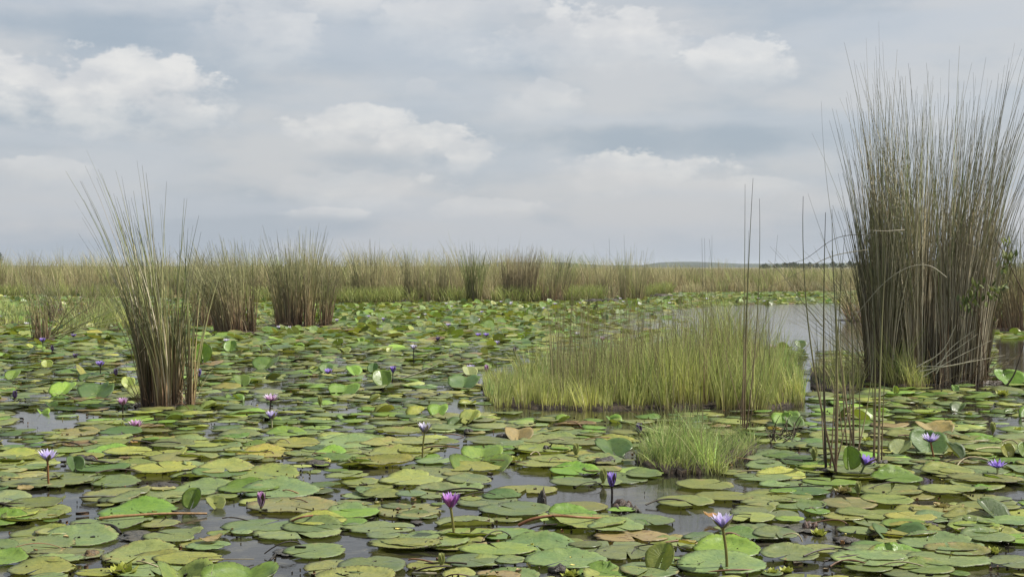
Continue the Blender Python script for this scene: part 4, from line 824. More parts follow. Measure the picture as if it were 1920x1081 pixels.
# whorl placement: petal stands along local z, leans outward (+y) by angle phi, then spun
def petal_matrix(phi, spin, z): return Matrix.Translation((0, 0, z)) @ Matrix.Rotation(spin, 4, 'Z') @ Matrix.Translation((0, .004, 0)) @ Matrix.Rotation(-phi, 4, 'X')
def stem_part(root, base_off, head, r, c_):
    P0 = np.array([base_off]); P2 = np.array([head]); P1 = (P0+P2)/2+np.array([[rng.normal(0, .012), 0, 0]])
    V, Q, T = curves(bez(P0, P1, P2, 8), np.full((1, 8), r), 8, grad(np.array([c_]), 8)); return mk('stem', V, [Q], STEM, T, parent=root)
def flower(px, py, base, wpx, opn, cols, label, stemc=((.20, .16, .06), (.26, .22, .08)), detail=2, group='blue and violet water lilies', lean=0.0, tilt=0.0, stalk=1.0):
    bx, by = base; b = at(bx, by); Y = b[1]; hd = at_depth(px, py, Y); Wm = wpx*(1.25 if wpx > 24 else 1.5)/F*Y
    root = empty('water_lily', tuple(b), label, 'water lily', group)
    phi = .12+opn*1.12; L = min(.075, max(.032, Wm/(2*max(math.sin(phi), .2)))); 
    if opn < .25: L = min(.075, Wm*1.9)
    head = hd-b; head[2] -= L*math.cos(phi*.8)*.5; head = np.array([head[0], 0, max(head[2], .02)])
    stem_part(root, (0, 0, -.05), head, .0058*stalk, stemc)
    hm = Matrix.Translation(tuple(head)) @ Matrix.Rotation(lean, 4, 'Y') @ Matrix.Rotation(-tilt, 4, 'X')
    c0_, c1_, sep_ = cols
    lv, lf = ICO1; mk('receptacle', lv*np.array([.010, .010, .008]), [lf], STEM, np.array([*(np.array(stemc[1])*1.0), 1]), parent=root, matrix=hm)
    whorls = [(8, phi, 1.0, 0), (7, phi*.78, .96, .4), (6, phi*.5, .86, .2)] if opn > .2 else [(5, phi, 1.0, 0), (5, phi*.6, .98, .6)]
    if wpx < 13: whorls = whorls[:2]
    pw = .30 if opn > .2 else .42
    me_s = sh_mesh(*petal_mesh(L*1.03, L*.36, sep_, np.array(sep_)*.8), PETAL)
    if detail == 2:
        for (nn, ph_, s_, o_) in whorls:
            me = sh_mesh(*petal_mesh(L*s_, L*pw*s_, c0_, np.array(c1_)*rng.uniform(.9, 1.08)), PETAL)
            for i in range(nn):
                po = bpy.data.objects.new('petal', me); COL.objects.link(po); po.parent = root
                po.matrix_local = hm @ petal_matrix(ph_*rng.uniform(.85, 1.12), 2*math.pi*(i+o_)/nn+rng.normal(0, .08), .002)
        for i in range(4):
            po = bpy.data.objects.new('sepal', me_s); COL.objects.link(po); po.parent = root
            po.matrix_local = hm @ petal_matrix(phi*1.1+.03, 2*math.pi*i/4+.5, 0)
        if opn > .3:
            ns = 22; a = rng.uniform(0, 6.28, ns); P0 = np.stack([np.cos(a)*.004, np.sin(a)*.004, np.zeros(ns)], 1); sp_ = .25+opn*.3
            P2 = np.stack([np.cos(a)*L*.5*sp_, np.sin(a)*L*.5*sp_, np.full(ns, L*.5)], 1)
            V, Q, T = curves(bez(P0, (P0+P2)/2, P2, 4), np.full((ns, 4), .0016), 3, grad(np.tile(np.array([[(.55, .35, .06), (.75, .5, .2), (.45, .22, .6)]]), (ns, 1, 1)), 4)); mk('stamens', V, [Q], PETAL, T, parent=root, matrix=hm)
    else:
        parts = []
        for (nn, ph_, s_, o_) in whorls[:2]:
            for i in range(nn):
                V, Q, T = petal_mesh(L*s_, L*pw*1.2*s_, c0_, c1_, 3); M = np.array(hm @ petal_matrix(ph_, 2*math.pi*(i+o_)/nn, .002)); parts.append((V@M[:3, :3].T+M[:3, 3], Q, T))
        V, Q, T = merge(parts); mk('petals', V, [Q], PETAL, T, parent=root)
        parts = []
        for i in range(4):
            V, Q, T = petal_mesh(L*1.0, L*.34, sep_, sep_, 3); M = np.array(hm @ petal_matrix(phi*1.1, 2*math.pi*i/4+.5, 0)); parts.append((V@M[:3, :3].T+M[:3, 3], Q, T))
        V, Q, T = merge(parts); mk('sepals', V, [Q], PETAL, T, parent=root)
    return root
LIL = ((.50, .40, .92), (.82, .76, .98), (.22, .20, .12)); PALE = ((.60, .54, .92), (.92, .91, .98), (.28, .24, .18)); MAG = ((.85, .20, .50), (.62, .40, .90), (.24, .08, .34)); PINK = ((.95, .50, .82), (.86, .80, .98), (.22, .10, .22))
VIO = ((.34, .20, .82), (.60, .48, .98), (.13, .10, .11)); PNK = ((.75, .35, .65), (.80, .58, .85), (.2, .12, .12)); WHT = ((.75, .72, .80), (.86, .86, .88), (.25, .28, .12)); DRK = ((.18, .11, .28), (.30, .24, .40), (.07, .06, .05))
BUD = ((.40, .45, .16), (.55, .58, .25), (.34, .38, .10)); MIXB = ((.65, .5, .7), (.7, .4, .7), (.10, .09, .04))
OR_ST = ((.22, .09, .04), (.33, .17, .07)); OL_ST = ((.20, .17, .05), (.26, .24, .07)); DK_ST = ((.02, .014, .012), (.04, .03, .025))
flower(89, 853, (92, 913), 46, .68, LIL, 'large lilac water lily on an orange brown stem at the left edge', OR_ST)
flower(845, 937, (852, 1005), 40, .42, MAG, 'magenta purple cup shaped water lily in the foreground centre', OL_ST)
flower(508, 745, (507, 792), 42, .85, PINK, 'wide open pink lilac water lily standing above another violet one', DK_ST)
flower(510, 777, (512, 802), 31, .55, LIL, 'half open violet water lily right below the wide pink lilac one', ((.4, .4, .25), (.45, .45, .25)))
flower(796, 801, (792, 860), 27, .45, PALE, 'pale lilac water lily on a long green stem near the centre', OL_ST)
flower(1355, 976, (1362, 1070), 36, .58, LIL, 'lilac water lily on a tall stem at the bottom right of centre', OL_ST)
flower(1147, 898, (1144, 942), 20, .16, VIO, 'dark violet nearly closed water lily over open water', DK_ST)
flower(1745, 821, (1754, 858), 38, .85, LIL, 'lilac water lily in front of the big standing leaf disc', OR_ST)
flower(1621, 862, (1600, 892), 28, .62, VIO, 'deep violet water lily leaning right beside the bright upright leaf', ((.10, .14, .05), (.12, .16, .06)), lean=.35, tilt=.2)
flower(1870, 870, (1870, 891), 30, .9, VIO, 'small wide open violet water lily near the right edge', ((.4, .42, .15), (.45, .45, .2)))
flower(230, 752, (232, 778), 18, .55, PNK, 'pink water lily at the left foot of the large left clump', DK_ST)
flower(255, 799, (256, 806), 20, .7, PNK, 'low pink lilac water lily on pads below the left clump', DK_ST)
flower(490, 944, (489, 957), 14, .10, MIXB, 'striped pink and green bud at the edge of open water', ((.2, .1, .05), (.2, .15, .07)), group='water lily buds', stalk=.9)
for (px, py, wp, hb, op, cl, lab) in [
    (188, 681, 16, 24, .6, VIO, 'violet water lily among pads left of the large left clump'), (217, 697, 10, 10, .15, DRK, 'dark closed flower just beside the violet lily left of the clump'), (373, 698, 11, 30, .2, VIO, 'violet bud flower at the right side of the large left clump'),
    (28, 739, 11, 14, .1, DRK, 'dark upright bud near the left picture edge'), (616, 696, 14, 8, .6, VIO, 'small violet water lily in midfield between the two upright green leaves'), (425, 638, 14, 8, .7, PALE, 'pale water lily in front of the broad leaning reed clump'),
    (737, 692, 13, 24, .3, VIO, 'closed violet water lily next to the green leaf in midfield'), (776, 650, 18, 30, .6, PALE, 'pale lilac water lily on a thin stem in midfield centre'), (719, 598, 9, 10, .4, LIL, 'small lilac water lily far back at the pond middle'),
    (841, 608, 13, 10, .75, LIL, 'lilac water lily far back, left of the white one'), (900, 599, 13, 6, .9, WHT, 'white water lily far back in the pond'), (912, 628, 11, 4, .7, VIO, 'right flower of the low violet pair left of the islet'),
    (897, 628, 9, 4, .7, VIO, 'left flower of the low violet pair left of the islet'), (932, 642, 10, 7, .5, LIL, 'lilac water lily just left of and behind the grassy islet'), (821, 635, 11, 6, .4, DRK, 'dark water lily between the pale and violet ones in midfield'),
    (883, 688, 12, 10, .6, LIL, 'lilac water lily above the dark leaf heap'), (1130, 635, 12, 20, .4, PNK, 'pink water lily glimpsed through the top of the islet grass'), (80, 637, 14, 22, .5, VIO, 'violet water lily at the foot of the far left reed clump'),
    (138, 628, 11, 6, .6, VIO, 'violet water lily below the fallen reed stalks'), (545, 614, 12, 4, .8, PALE, 'pale water lily at the foot of the dense reed clump, right one'), (524, 613, 12, 4, .8, PALE, 'pale water lily at the foot of the dense reed clump, left one'),
    (1450, 650, 15, 6, .7, PNK, 'pink water lily behind the right end of the islet'), (1198, 803, 9, 14, .12, DRK, 'dark purple bud left of the small grass tuft'), (98, 652, 6, 16, .1, DRK, 'thin pale bud beside the far left clump'), (141, 667, 10, 8, .3, DRK, 'dark blue flower between pads at far left'),
    (3, 593, 9, 6, .5, LIL, 'lilac water lily cut by the left edge near the grass patch'), (50, 606, 12, 4, .8, WHT, 'white water lily near the pale green grass patch'), (912, 690, 8, 20, .12, PNK, 'slim pink bud at the left end of the islet'), (965, 655, 7, 14, .12, DRK, 'brown bud on a stalk behind the islet left end'),
    (632, 600, 8, 6, .5, PALE, 'pale water lily at the foot of the slim reed clump'), (1082, 625, 8, 6, .6, WHT, 'white water lily behind the islet near the channel')]:
    flower(px, py, (px+rng.uniform(-1, 1), py+hb), wp, op, cl, lab, DK_ST if hb > 15 else OL_ST, detail=1 if wp < 14 else 2)
for (px, py, b_, wp, lab) in [(1131, 896, 909, 9, 'pale green bud beside the dark violet flower over open water'), (1527, 850, 866, 10, 'pale green bud left of the thin stalk cluster'), (1609, 920, 931, 8, 'green bud among pads below the violet leaning flower'), (1862, 804, 815, 8, 'green bud standing on pads near the right edge'),
    (600, 750, 764, 9, 'yellow green bud in midfield right of the pink lilac flower'), (828, 1056, 1068, 8, 'small pointed bud at the bottom edge near the arched stem'), (1080, 850, 858, 9, 'small green bud tip between pads in the centre'), (490, 650, 668, 5, 'thin green bud in midfield')]:
    flower(px, py, (px, b_), wp, .04, BUD, lab, OL_ST, detail=1, group='water lily buds')
FARF = []
k = 0
while k < 44:
    py = rng.uniform(549, 600); px = rng.uniform(0, 1600)
    if py > 574 and px > 1050: continue
    if in_water(px, py)[0]: continue
    g = at(px, py)
    if g[1] > belt_front(g[0])-.3 or any(((g[0]-cx)/(rx+.1))**2+((g[1]-cy)/(ry+.15))**2 < 1 for cx, cy, rx, ry in CLUMPS): continue
    o = flower(px, py-5, (px, py), rng.uniform(5, 7.5), rng.uniform(.6, .95), [WHT, PALE, LIL][int(rng.choice([0, 0, 1, 2]))], None, OL_ST, detail=1, group='tiny far water lilies before the reed belt'); FARF.append((o, px, py)); k += 1

# ------------------------------------------------------------------ water lettuce, debris, twigs, shrub
def rosette(px, py, wpx, label, cols=((.40, .42, .06), (.34, .38, .08)), dry=False):
    b = at(px, py); Rr = wpx/F*b[1]/2; root = empty('water_lettuce', tuple(b), label, 'water lettuce', 'water lettuce rosettes between the pads')
    for w_, (nn, phi, s_) in enumerate([(6, 1.05, 1.0), (5, .65, .9), (4, .3, .75)]):
        V, Q, T = petal_mesh(Rr*1.15*s_, Rr*.62*s_, np.array(cols[1])*.8, cols[0], 5, .1); V[:, 0] *= 1+.5*(V[:, 2:3].ravel()/Rr).clip(0, 1)
        V[:, 1] += .05*Rr*np.sin(V[:, 0]/Rr*14); me = sh_mesh(V, Q, T, SUCC)
        for i in range(nn):
            o = bpy.data.objects.new('leaf', me); COL.objects.link(o); o.parent = root; o.matrix_local = petal_matrix(phi*rng.uniform(.8, 1.15), 2*math.pi*i/nn+w_*.5+rng.normal(0, .15), -.004)
    return root
for a in [(1536, 1003, 34, 'tall yellow green rosette with brown leaves at the bottom right of centre'), (1582, 924, 36, 'dry yellow rosette below the bright upright leaf'), (1827, 952, 24, 'bright yellow rosette left of the dark pointed leaf'), (1768, 954, 34, 'withered pale rosette left of the bright yellow one'),
          (1862, 1036, 32, 'green yellow rosette at the bottom right, upper one of two'), (1878, 1048, 22, 'small yellow rosette at the bottom right, lower one of two'), (1070, 1080, 36, 'yellow rosette cut by the bottom edge'), (1627, 828, 26, 'lime rosette behind the pair of tan stalks'),
          (1449, 1074, 28, 'pale green rosette at the bottom edge beside a tall lily stem'), (1475, 1072, 30, 'olive rosette cup next to the pale green one at the bottom edge'), (1816, 779, 20, 'pale rosette in the right midfield'), (1880, 742, 30, 'small rosettes patch below the bright fan leaf'),
          (965, 868, 34, 'pale cream rosette at the right tip of the bright leaf trough'), (1910, 808, 22, 'yellow rosette near the right edge in midfield'), (230, 1078, 60, 'pale wet rosette at the bottom left edge')]:
    rosette(*a, cols=((.36, .33, .12), (.22, .15, .06)) if ('dry' in a[3] or 'withered' in a[3]) else ((.40, .44, .07), (.33, .38, .08)))
def drift(label, pts, r, c0_, c1_, z=.012, name='drifting_stem'):
    p = np.array([at(x, y, z if len(q) < 1 else q[0]) for x, y, *q in pts]); t = np.linspace(0, len(p)-1, 5*len(p)); i = np.minimum(t.astype(int), len(p)-2); f = (t-i)[:, None]; g = lambda k: p[np.clip(k, 0, len(p)-1)]
    a, b, c_, d = g(i-1), g(i), g(i+1), g(i+2); Pp = .5*((2*b)+(-a+c_)*f+(2*a-5*b+4*c_-d)*f**2+(-a+3*b-3*c_+d)*f**3); P0 = Pp[0].copy()
    V, Q, T = curves((Pp-P0)[None], (r*np.linspace(1, .7, len(Pp)))[None], 7, grad(np.array([[c0_, c1_]]), len(Pp))); o = mk(name, V, [Q], STEM, T); o.location = tuple(P0); return tag(o, label, 'dead stem')
drift('orange brown stem floating across pads at lower left', [(186, 971, .03), (240, 966, .035), (310, 962, .03), (388, 962, .012)], .0075, (.30, .16, .07), (.34, .21, .09))
drift('reddish stem lying over pads in the lower centre', [(972, 984, .02), (1000, 972, .05), (1040, 966, .06), (1090, 969, .05), (1136, 971, .015)], .008, (.22, .09, .04), (.34, .18, .08))
drift('thin brown stem arching out of the water at lower left centre', [(538, 981, 0), (556, 972, .04), (580, 966, .05), (606, 966, .0)], .0055, (.25, .11, .06), (.22, .10, .06))
drift('grey arched stem loop at the bottom edge', [(774, 1074, -.01), (780, 1074, .055), (797, 1074, .085), (812, 1074, .06), (818, 1074, -.01)], .0065, (.24, .22, .15), (.18, .16, .11))
drift('black twig poking along pads above the dark folded leaf', [(148, 858, .03), (170, 862, .06), (200, 866, .03), (222, 872, .01)], .008, (.02, .017, .014), (.03, .024, .02))
drift('dark thin stick floating in front of the magenta flower', [(885, 1015, .01), (920, 1017, .012), (955, 1017, .008)], .005, (.05, .03, .02), (.03, .025, .02))
drift('curved black root trailing in water at left bottom', [(140, 984, .015), (180, 983, .02), (212, 986, .02), (226, 1000, .0)], .011, (.03, .025, .02), (.025, .02, .016))
drift('crooked black twig in open water at lower left centre', [(500, 1056, 0), (512, 1044, .02), (518, 1036, .0)], .006, (.03, .025, .02), (.025, .02, .016))
drift('dark twig floating behind the pair of flowers', [(496, 781, .01), (520, 779, .02), (540, 776, .03), (554, 780, .0)], .012, (.03, .025, .02), (.025, .02, .016))
def muck(label, px, py, wpx, hgt, tint=(.035, .03, .024), n=7):
    b = at(px, py); Wm = wpx/F*b[1]/2; o = lump('debris_clump', (0, 0, .0), (Wm, Wm*1.1, hgt), tint, ROT, None, .35, ICO2, n); o.location = (b[0], b[1], .006); return tag(o, label, 'debris', 'dark rotting debris among the pads')
for a in [('dark algae smear in open water at the lower left', 270, 1008, 90, .006, (.06, .058, .05), 16), ('brown knobbly debris on a pad at lower left', 172, 1043, 34, .03, (.10, .07, .03), 9), ('black rotten heap beside the dark folded leaf', 152, 866, 34, .06),
          ('brown rotten leaf heap under the dark violet flower', 1163, 953, 40, .07, (.045, .025, .015), 8), ('grey algae lumps right of the brown rotten heap', 1188, 960, 26, .04), ('black crumb trail over open water', 780, 980, 36, .006), ('dark curled scrap standing in the central open water', 1018, 946, 16, .09),
          ('dark debris under the tan leaf peak', 955, 820, 34, .05), ('dark peat scraps left of the small grass tuft', 1135, 866, 40, .04), ('black muck around the thin stalks feet', 1550, 884, 50, .03), ('dark muck patch right of the yellow green rosette', 1586, 1014, 50, .02), ('algae smear left of the tall yellow green rosette', 1500, 990, 80, .006, (.05, .05, .04), 14),
          ('brown rotten scraps left of the tall yellow green rosette', 1518, 992, 26, .06, (.06, .03, .02), 6), ('black debris on pads at bottom right', 1740, 982, 60, .02), ('dark crumbs at the bottom centre left of yellow rosette', 1050, 1072, 40, .03), ('black lumps beside the yellow curled pad', 590, 870, 60, .03), ('dark scraps on pads near the orange leaf', 1400, 990, 40, .03), ('grey algae film lower left centre', 540, 1035, 60, .004, (.06, .06, .055), 14),
          ('dark scraps between pads left of the centre', 300, 914, 60, .03), ('black bits under the right lilac flower leaves', 1650, 868, 24, .03), ('small dark scrap at the left of the olive pads', 345, 898, 14, .05), ('dark lump on the curled pad in the centre', 1024, 844, 14, .05), ('dark rotten pieces in midfield behind the pale flower', 875, 812, 18, .05),
          ('dark debris mound before the far belt left of channel', 1120, 566, 60, .16, (.03, .022, .015), 10), ('dark debris mound on the far bank of the channel', 1240, 556, 50, .16, (.04, .028, .018), 10), ('dark debris mound far away beside the feathery tussock', 755, 568, 40, .12, (.03, .022, .015), 8)]: muck(*a)
def flatleaf(label, px, py, wpx, word, lift=.3):
    b = at(px, py); Rr = wpx/F*b[1]/2; V, Q, U = leaf_shape(Rr, 24, 4, lift, rng.uniform(0, 6), 1.3, .1, 3.5, .3); o = mk('dead_leaf', V, [Q], PAD, np.array([*GREENS[word], .8]), U); o.location = (b[0], b[1], .03); return tag(o, label, 'dead leaf')
GREENS['orange'] = (.42, .20, .06); OLD['orange'] = .6
flatleaf('orange dead leaf behind the tall lilac flower at the bottom', 1333, 977, 34, 'orange'); flatleaf('small orange scrap on pads at the left', 251, 837, 16, 'orange'); flatleaf('pale orange leaf scrap floating left of the orange brown stem flower', 48, 926, 34, 'tan')
flatleaf('yellow leaf under the low pads at lower left centre', 398, 1023, 50, 'tan'); flatleaf('yellow dead leaf beside the standing fan leaf', 1290, 1030, 40, 'yellow'); flatleaf('brown flat dead leaf near the tangled twigs', 1455, 812, 34, 'tan')
# countless flecks of rotten leaf and short dead stalks between the pads
def flecks():
    V, T = [], []; n = 3000; Y = 4.6+rng.random(n)**1.5*16; X = rng.uniform(-.42, .42, n)*Y; px, py = proj(np.stack([X, Y, np.zeros(n)], 1)); dark = rng.random(n) < .7
    keep = ~in_water(px, py) | (rng.random(n) < .08); X, Y, dark = X[keep], Y[keep], dark[keep]; n = len(X)
    a = np.sort(rng.uniform(0, 6.28, (n, 5)), 1); rad = rng.uniform(.3, 1, (n, 5))*(.004+.017*rng.random((n, 1))**3.5); el_ = rng.uniform(.5, 2.2, (n, 1)); rot = rng.uniform(0, 3.14, (n, 1))
    x = np.cos(a)*rad*el_; y = np.sin(a)*rad; x, y = x*np.cos(rot)-y*np.sin(rot), x*np.sin(rot)+y*np.cos(rot); z = .017+rng.uniform(0, .004, (n, 5))
    V = np.stack([X[:, None]+x, Y[:, None]+y, z], 2).reshape(-1, 3); top = V.copy(); low = V.copy(); low[:, 2] -= .014
    i = np.arange(n*5).reshape(n, 5); side = [np.stack([i[:, k], i[:, (k+1) % 5], i[:, (k+1) % 5]+n*5, i[:, k]+n*5], 1) for k in range(5)]
    c_ = np.where(dark[:, None], pick([(.06, .05, .03), (.10, .065, .04), (.035, .033, .025), (.13, .10, .05)], n), pick([(.34, .26, .12), (.42, .40, .12), (.28, .15, .06)], n)); c_ = np.repeat(c_, 5, 0)
    tag(mk('leaf_litter', np.concatenate([top, low]), [i, np.concatenate(side)], ROT, np.concatenate([c_, c_])), 'flecks of rotten leaf scattered over and between the lily pads', 'litter', kind='stuff')
    n = 170; Y = 4.8+rng.random(n)**1.3*14; X = rng.uniform(-.41, .41, n)*Y; px, py = proj(np.stack([X, Y, np.zeros(n)], 1)); a = rng.normal(0, .5, n)+np.where(rng.random(n) < .5, 0, 3.14); L = rng.uniform(.06, .3, n)
    P0 = np.stack([X, Y, np.full(n, .012)], 1); P2 = P0+np.stack([np.cos(a)*L, np.sin(a)*L, rng.uniform(-.01, .03, n)], 1); P1 = (P0+P2)/2+np.stack([rng.normal(0, .02, n), rng.normal(0, .05, n), rng.uniform(.01, .06, n)], 1)
    V, Q, T = curves(bez(P0, P1, P2, 7), np.tile(rng.uniform(.002, .005, (n, 1)), (1, 7)), 4, np.repeat(pick([(.04, .03, .02), (.2, .11, .06), (.35, .3, .17), (.05, .04, .03)], n)[:, None], 7, 1))
    tag(mk('dead_stalks', V, [Q], STEM, T), 'short thin dead stalks strewn over the lily pads', 'dead stalks', kind='stuff')
flecks()
# tangled twigs right of the tuft
root = empty('tangled_twigs', tuple(at(1465, 825)), 'tangle of dead dark twigs right of the small grass tuft', 'twigs'); c0 = at(1465, 825)
for k in range(26):
    x0, y0 = rng.uniform(1438, 1490), rng.uniform(816, 834); b = at(x0, y0); t = at_depth(x0+rng.uniform(-14, 34), y0-rng.uniform(6, 44), b[1]); m_ = (b+t)/2+rng.normal(0, .03, 3)
    V, Q, T = curves(bez((b-c0)[None], (m_-c0)[None], (t-c0)[None], 6), (.005*np.linspace(1, .4, 6))[None], 4, np.array([[.07, .05, .035]]) if k > 5 else np.array([[.3, .26, .18]])); mk('twig', V, [Q], STEM, T, parent=root)
# leafy shrub twigs climbing in front of the giant clump
def sprig(label, stempts, Y, spots):
    b = at_depth(*stempts[0], Y); root = empty('leafy_shrub', tuple(b), label, 'shrub', 'shrub sprigs on the giant clump'); p = np.array([at_depth(x, y, Y) for x, y in stempts])-b
    V, Q, T = curves(p[None], (.007*np.linspace(1, .5, len(p)))[None], 5, np.array([[.16, .11, .07]])); mk('branch', V, [Q], STEM, T, parent=root)
    V, Q, T = petal_mesh(.075, .032, (.16, .2, .05), (.30, .34, .11), 3, .2); me = sh_mesh(V, Q, T, SUCC)
    V, Q, T = petal_mesh(.075, .032, (.07, .10, .03), (.12, .16, .05), 3, .2); me2 = sh_mesh(V, Q, T, SUCC)
    for (x, y, n_) in spots:
        for k in range(n_):
            o = bpy.data.objects.new('leaf', me if rng.random() < .6 else me2); COL.objects.link(o); o.parent = root; c_ = at_depth(x+rng.normal(0, 6), y+rng.normal(0, 6), Y)-b
            o.matrix_local = Matrix.Translation(tuple(c_+np.array([0, rng.normal(0, .04), 0]))) @ Matrix.Rotation(rng.uniform(0, 6.28), 4, 'Z') @ Matrix.Rotation(rng.uniform(-1.1, 1.1), 4, 'X')
sprig('leafy sprig with pale leaves in front of the giant clump', [(1850, 712), (1842, 640), (1836, 590), (1815, 565)], 12.9, [(1800, 566, 8), (1818, 560, 10), (1828, 548, 8), (1812, 584, 8), (1836, 535, 5), (1840, 568, 6), (1868, 548, 10), (1880, 540, 8), (1858, 560, 8)])
sprig('leafy sprig high on a bare branch at the right edge', [(1925, 560), (1905, 520), (1885, 480), (1866, 446)], 12.9, [(1890, 488, 9), (1884, 510, 6), (1898, 484, 7), (1886, 458, 4)])
# distant single trees on the horizon at right and one at the far left
def far_tree(px, top, Y, wpx, label, shape):
    b = at_depth(px, 500, Y); b[2] = .3; H = at_depth(px, top, Y)[2]-.3; Wm = wpx*rng.uniform(1.3, 2.2)/F*Y/2; root = empty('distant_tree', tuple(b), label, 'tree', 'distant trees on the horizon')
    V, Q, T = curves(np.array([[(0, 0, 0), (0, 0, H*.5), (0, 0, H*.85)]]), np.array([[.25, .18, .08]]), 5, np.array([[.06, .05, .04]])); mk('trunk', V, [Q], STEM, T, parent=root)
    n_ = 260; th = rng.uniform(0, 6.28, n_); z = rng.random(n_); rad = (np.sqrt(rng.random(n_))*Wm*((1-z)**.8 if shape == 'cone' else np.sin(np.pi*(z*.8+.2))**.7)); ctr = np.stack([np.cos(th)*rad, np.sin(th)*rad, H*(.35+.65*z)], 1)
    tri = rng.normal(0, Wm*.13, (n_, 3, 3))+ctr[:, None]; o = mk('crown', tri.reshape(-1, 3), [np.arange(n_*3).reshape(-1, 3)], GRASS, np.repeat(pick([(.035, .055, .02), (.05, .07, .03)], n_), 3, 0), parent=root, smooth=False)
for k, (px, top, wp, s_) in enumerate([(1472, 493, 12, 'r'), (1487, 494, 14, 'r'), (1519, 493, 10, 'cone'), (1532, 493, 8, 'cone'), (1562, 491, 11, 'r'), (1593, 490, 10, 'cone'), (1608, 493, 14, 'r'), (1456, 495, 12, 'r'), (1545, 495, 10, 'r'), (1578, 495, 12, 'r'), (1505, 495.5, 14, 'r'), (1435, 496, 12, 'r'), (1, 474, 10, 'r')]):
    ordn = ['first', 'second', 'third', 'fourth', 'fifth', 'sixth', 'seventh', 'eighth', 'ninth', 'tenth', 'eleventh', 'twelfth']
    rank = sorted([1472, 1487, 1519, 1532, 1562, 1593, 1608, 1456, 1545, 1578, 1505, 1435]).index(px) if px > 100 else None
    far_tree(px, top, 420, wp, 'lone tree crown rising above the reed belt at the far left edge' if px < 100 else f'{ordn[rank]} tree from the left in the horizon row beside the giant clump', s_)

# ------------------------------------------------------------------ air
Vb = np.array([(x, y, z) for x in (-3050, 3050) for y in (-80, 5050) for z in (-1.0, 9.0)]); Qb = [(0, 1, 3, 2), (4, 6, 7, 5), (0, 4, 5, 1), (2, 3, 7, 6), (0, 2, 6, 4), (1, 5, 7, 3)]
hm_, hn = mat('haze_air'); pv = hn.new('ShaderNodeVolumePrincipled'); pv.inputs['Density'].default_value = .0002; pv.inputs['Color'].default_value = (.86, .93, 1, 1); pv.inputs['Anisotropy'].default_value = .2
hn.l.new(pv.outputs[0], hn.new('ShaderNodeOutputMaterial').inputs['Volume'])
tag(mk('haze', Vb, [np.array(Qb)], hm_, smooth=False), 'thin pale haze over the whole swamp, greying the far hills', 'haze', kind='stuff')

# ------------------------------------------------------------------ labels for the many pads, leaves and far flowers
LM = [('left lilac flower', 92, 913), ('magenta flower', 850, 990), ('pink violet pair', 511, 800), ('pale stalked flower', 792, 860), ('tall bottom lilac flower', 1360, 1050), ('dark violet flower', 1145, 935), ('right lilac flower', 1752, 850), ('upright leaf', 1590, 890),
      ('open violet flower', 1870, 890), ('left foreground reeds', 308, 765), ('grassy islet', 1120, 768), ('small grass tuft', 1290, 888), ('giant reed clump', 1740, 722), ('striped pink bud', 489, 957), ('upright round leaf', 364, 952), ('fan leaf', 1240, 1065), ('yellow green rosette', 1536, 1003),
      ('dark pointed leaf', 1858, 972), ('low pink lilac flower', 256, 806), ('tangled twigs', 1465, 825), ('bright leaf trough', 902, 872), ('orange floating stem', 280, 964), ('reddish stem', 1050, 966), ('tan stalk pair', 1646, 870), ('olive folded leaf', 345, 1080), ('dark dome leaf', 1148, 848), ('pale green bud', 1527, 864), ('arched black leaf', 1685, 1006), ('bottom yellow rosette', 1070, 1078), ('arched stem loop', 797, 1072), ('dark folded leaf', 140, 884), ('dry yellow rosette', 1582, 924), ('dense reed clump', 551, 612), ('leaning reed clump', 436, 623), ('far left reed clump', 78, 638), ('closed violet flower', 737, 715), ('pale midfield flower', 776, 675), ('violet flower pair', 905, 632)]
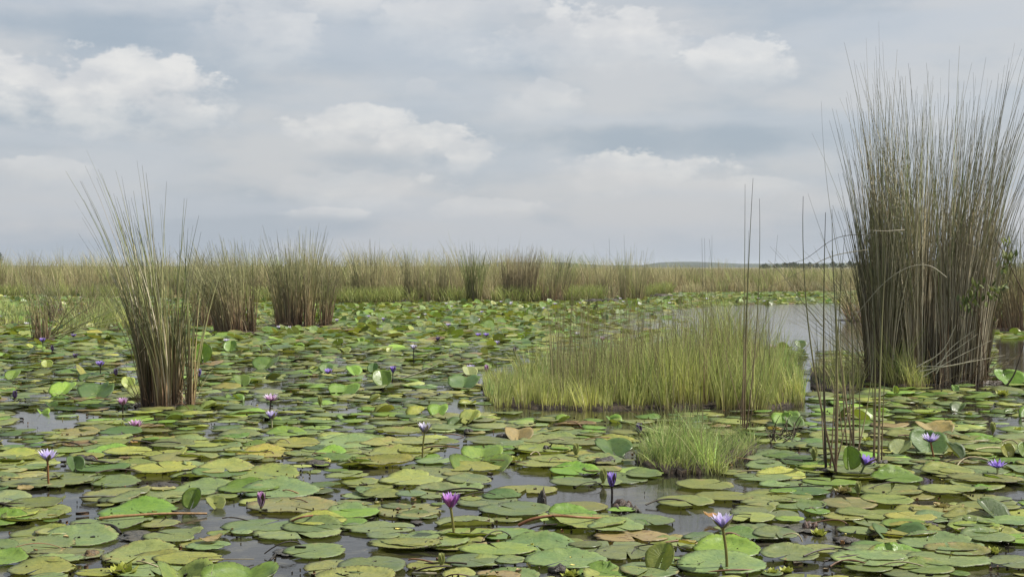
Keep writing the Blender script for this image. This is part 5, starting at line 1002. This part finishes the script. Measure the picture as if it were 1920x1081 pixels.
RK = ['nearest', 'second nearest', 'third nearest', 'fourth nearest', 'fifth nearest', 'sixth nearest', 'seventh nearest', 'eighth nearest', 'ninth nearest', 'tenth nearest', 'eleventh nearest', 'twelfth nearest']+[f'{w_} nearest' for w_ in ('thirteenth', 'fourteenth', 'fifteenth', 'sixteenth', 'seventeenth', 'eighteenth', 'nineteenth', 'twentieth', 'twenty-first', 'twenty-second', 'twenty-third', 'twenty-fourth', 'twenty-fifth', 'twenty-sixth', 'twenty-seventh', 'twenty-eighth', 'twenty-ninth', 'thirtieth')]
def rank_labels(items, fmt):
    buckets = {}
    for it in items:
        px, py = it['px'], it['py']; best = min(LM, key=lambda l: math.hypot(px-l[1], (py-l[2])*2.6)); dx, dy = px-best[1], (py-best[2])*2.6
        d = ('right of' if dx > 0 else 'left of') if abs(dx) > abs(dy) else ('in front of' if dy > 0 else 'behind')
        buckets.setdefault((best[0], d), []).append((math.hypot(dx, dy), it))
    for (lm, d), L in buckets.items():
        L.sort(key=lambda t: t[0])
        for k, (_, it) in enumerate(L): it['o']['label'] = fmt(it, d, lm, RK[min(k, len(RK)-1)])
rank_labels(PADOBJ, lambda it, d, lm, r_: f"{it['word']} pad {'' if it['sh'] == 'f' else ORDER[it['sh']]+', '}{d} the {lm}, {r_}".replace('second nearest', 'second').replace('third nearest', 'third').replace('fourth nearest', 'fourth').replace('fifth nearest', 'fifth').replace('sixth nearest', 'sixth').replace('  ', ' '))
for q in PADOBJ: tag(q['o'], None, 'lily pad', 'lily pads floating on the water')
rank_labels([dict(o=o, px=px, py=py) for o, px, py in RAUTO], lambda it, d, lm, r_: f'small raised leaf {d} the {lm}, {r_}')
for o, _, _ in RAUTO: tag(o, None, 'lily leaf', 'small raised lily leaves in midfield')
rank_labels([dict(o=o, px=px, py=py) for o, px, py in FARF], lambda it, d, lm, r_: f'tiny far water lily {d} the {lm}, {r_}')
for q in PADOBJ:
    if len(q['o']['label'].split()) > 16: q['o']['label'] = q['o']['label'].replace('yellowish green', 'yellowish').replace(' nearest', '')
tris = sum(len(me.polygons)*2 for me in bpy.data.meshes); print('approx tris', tris, 'objects', len(bpy.data.objects))
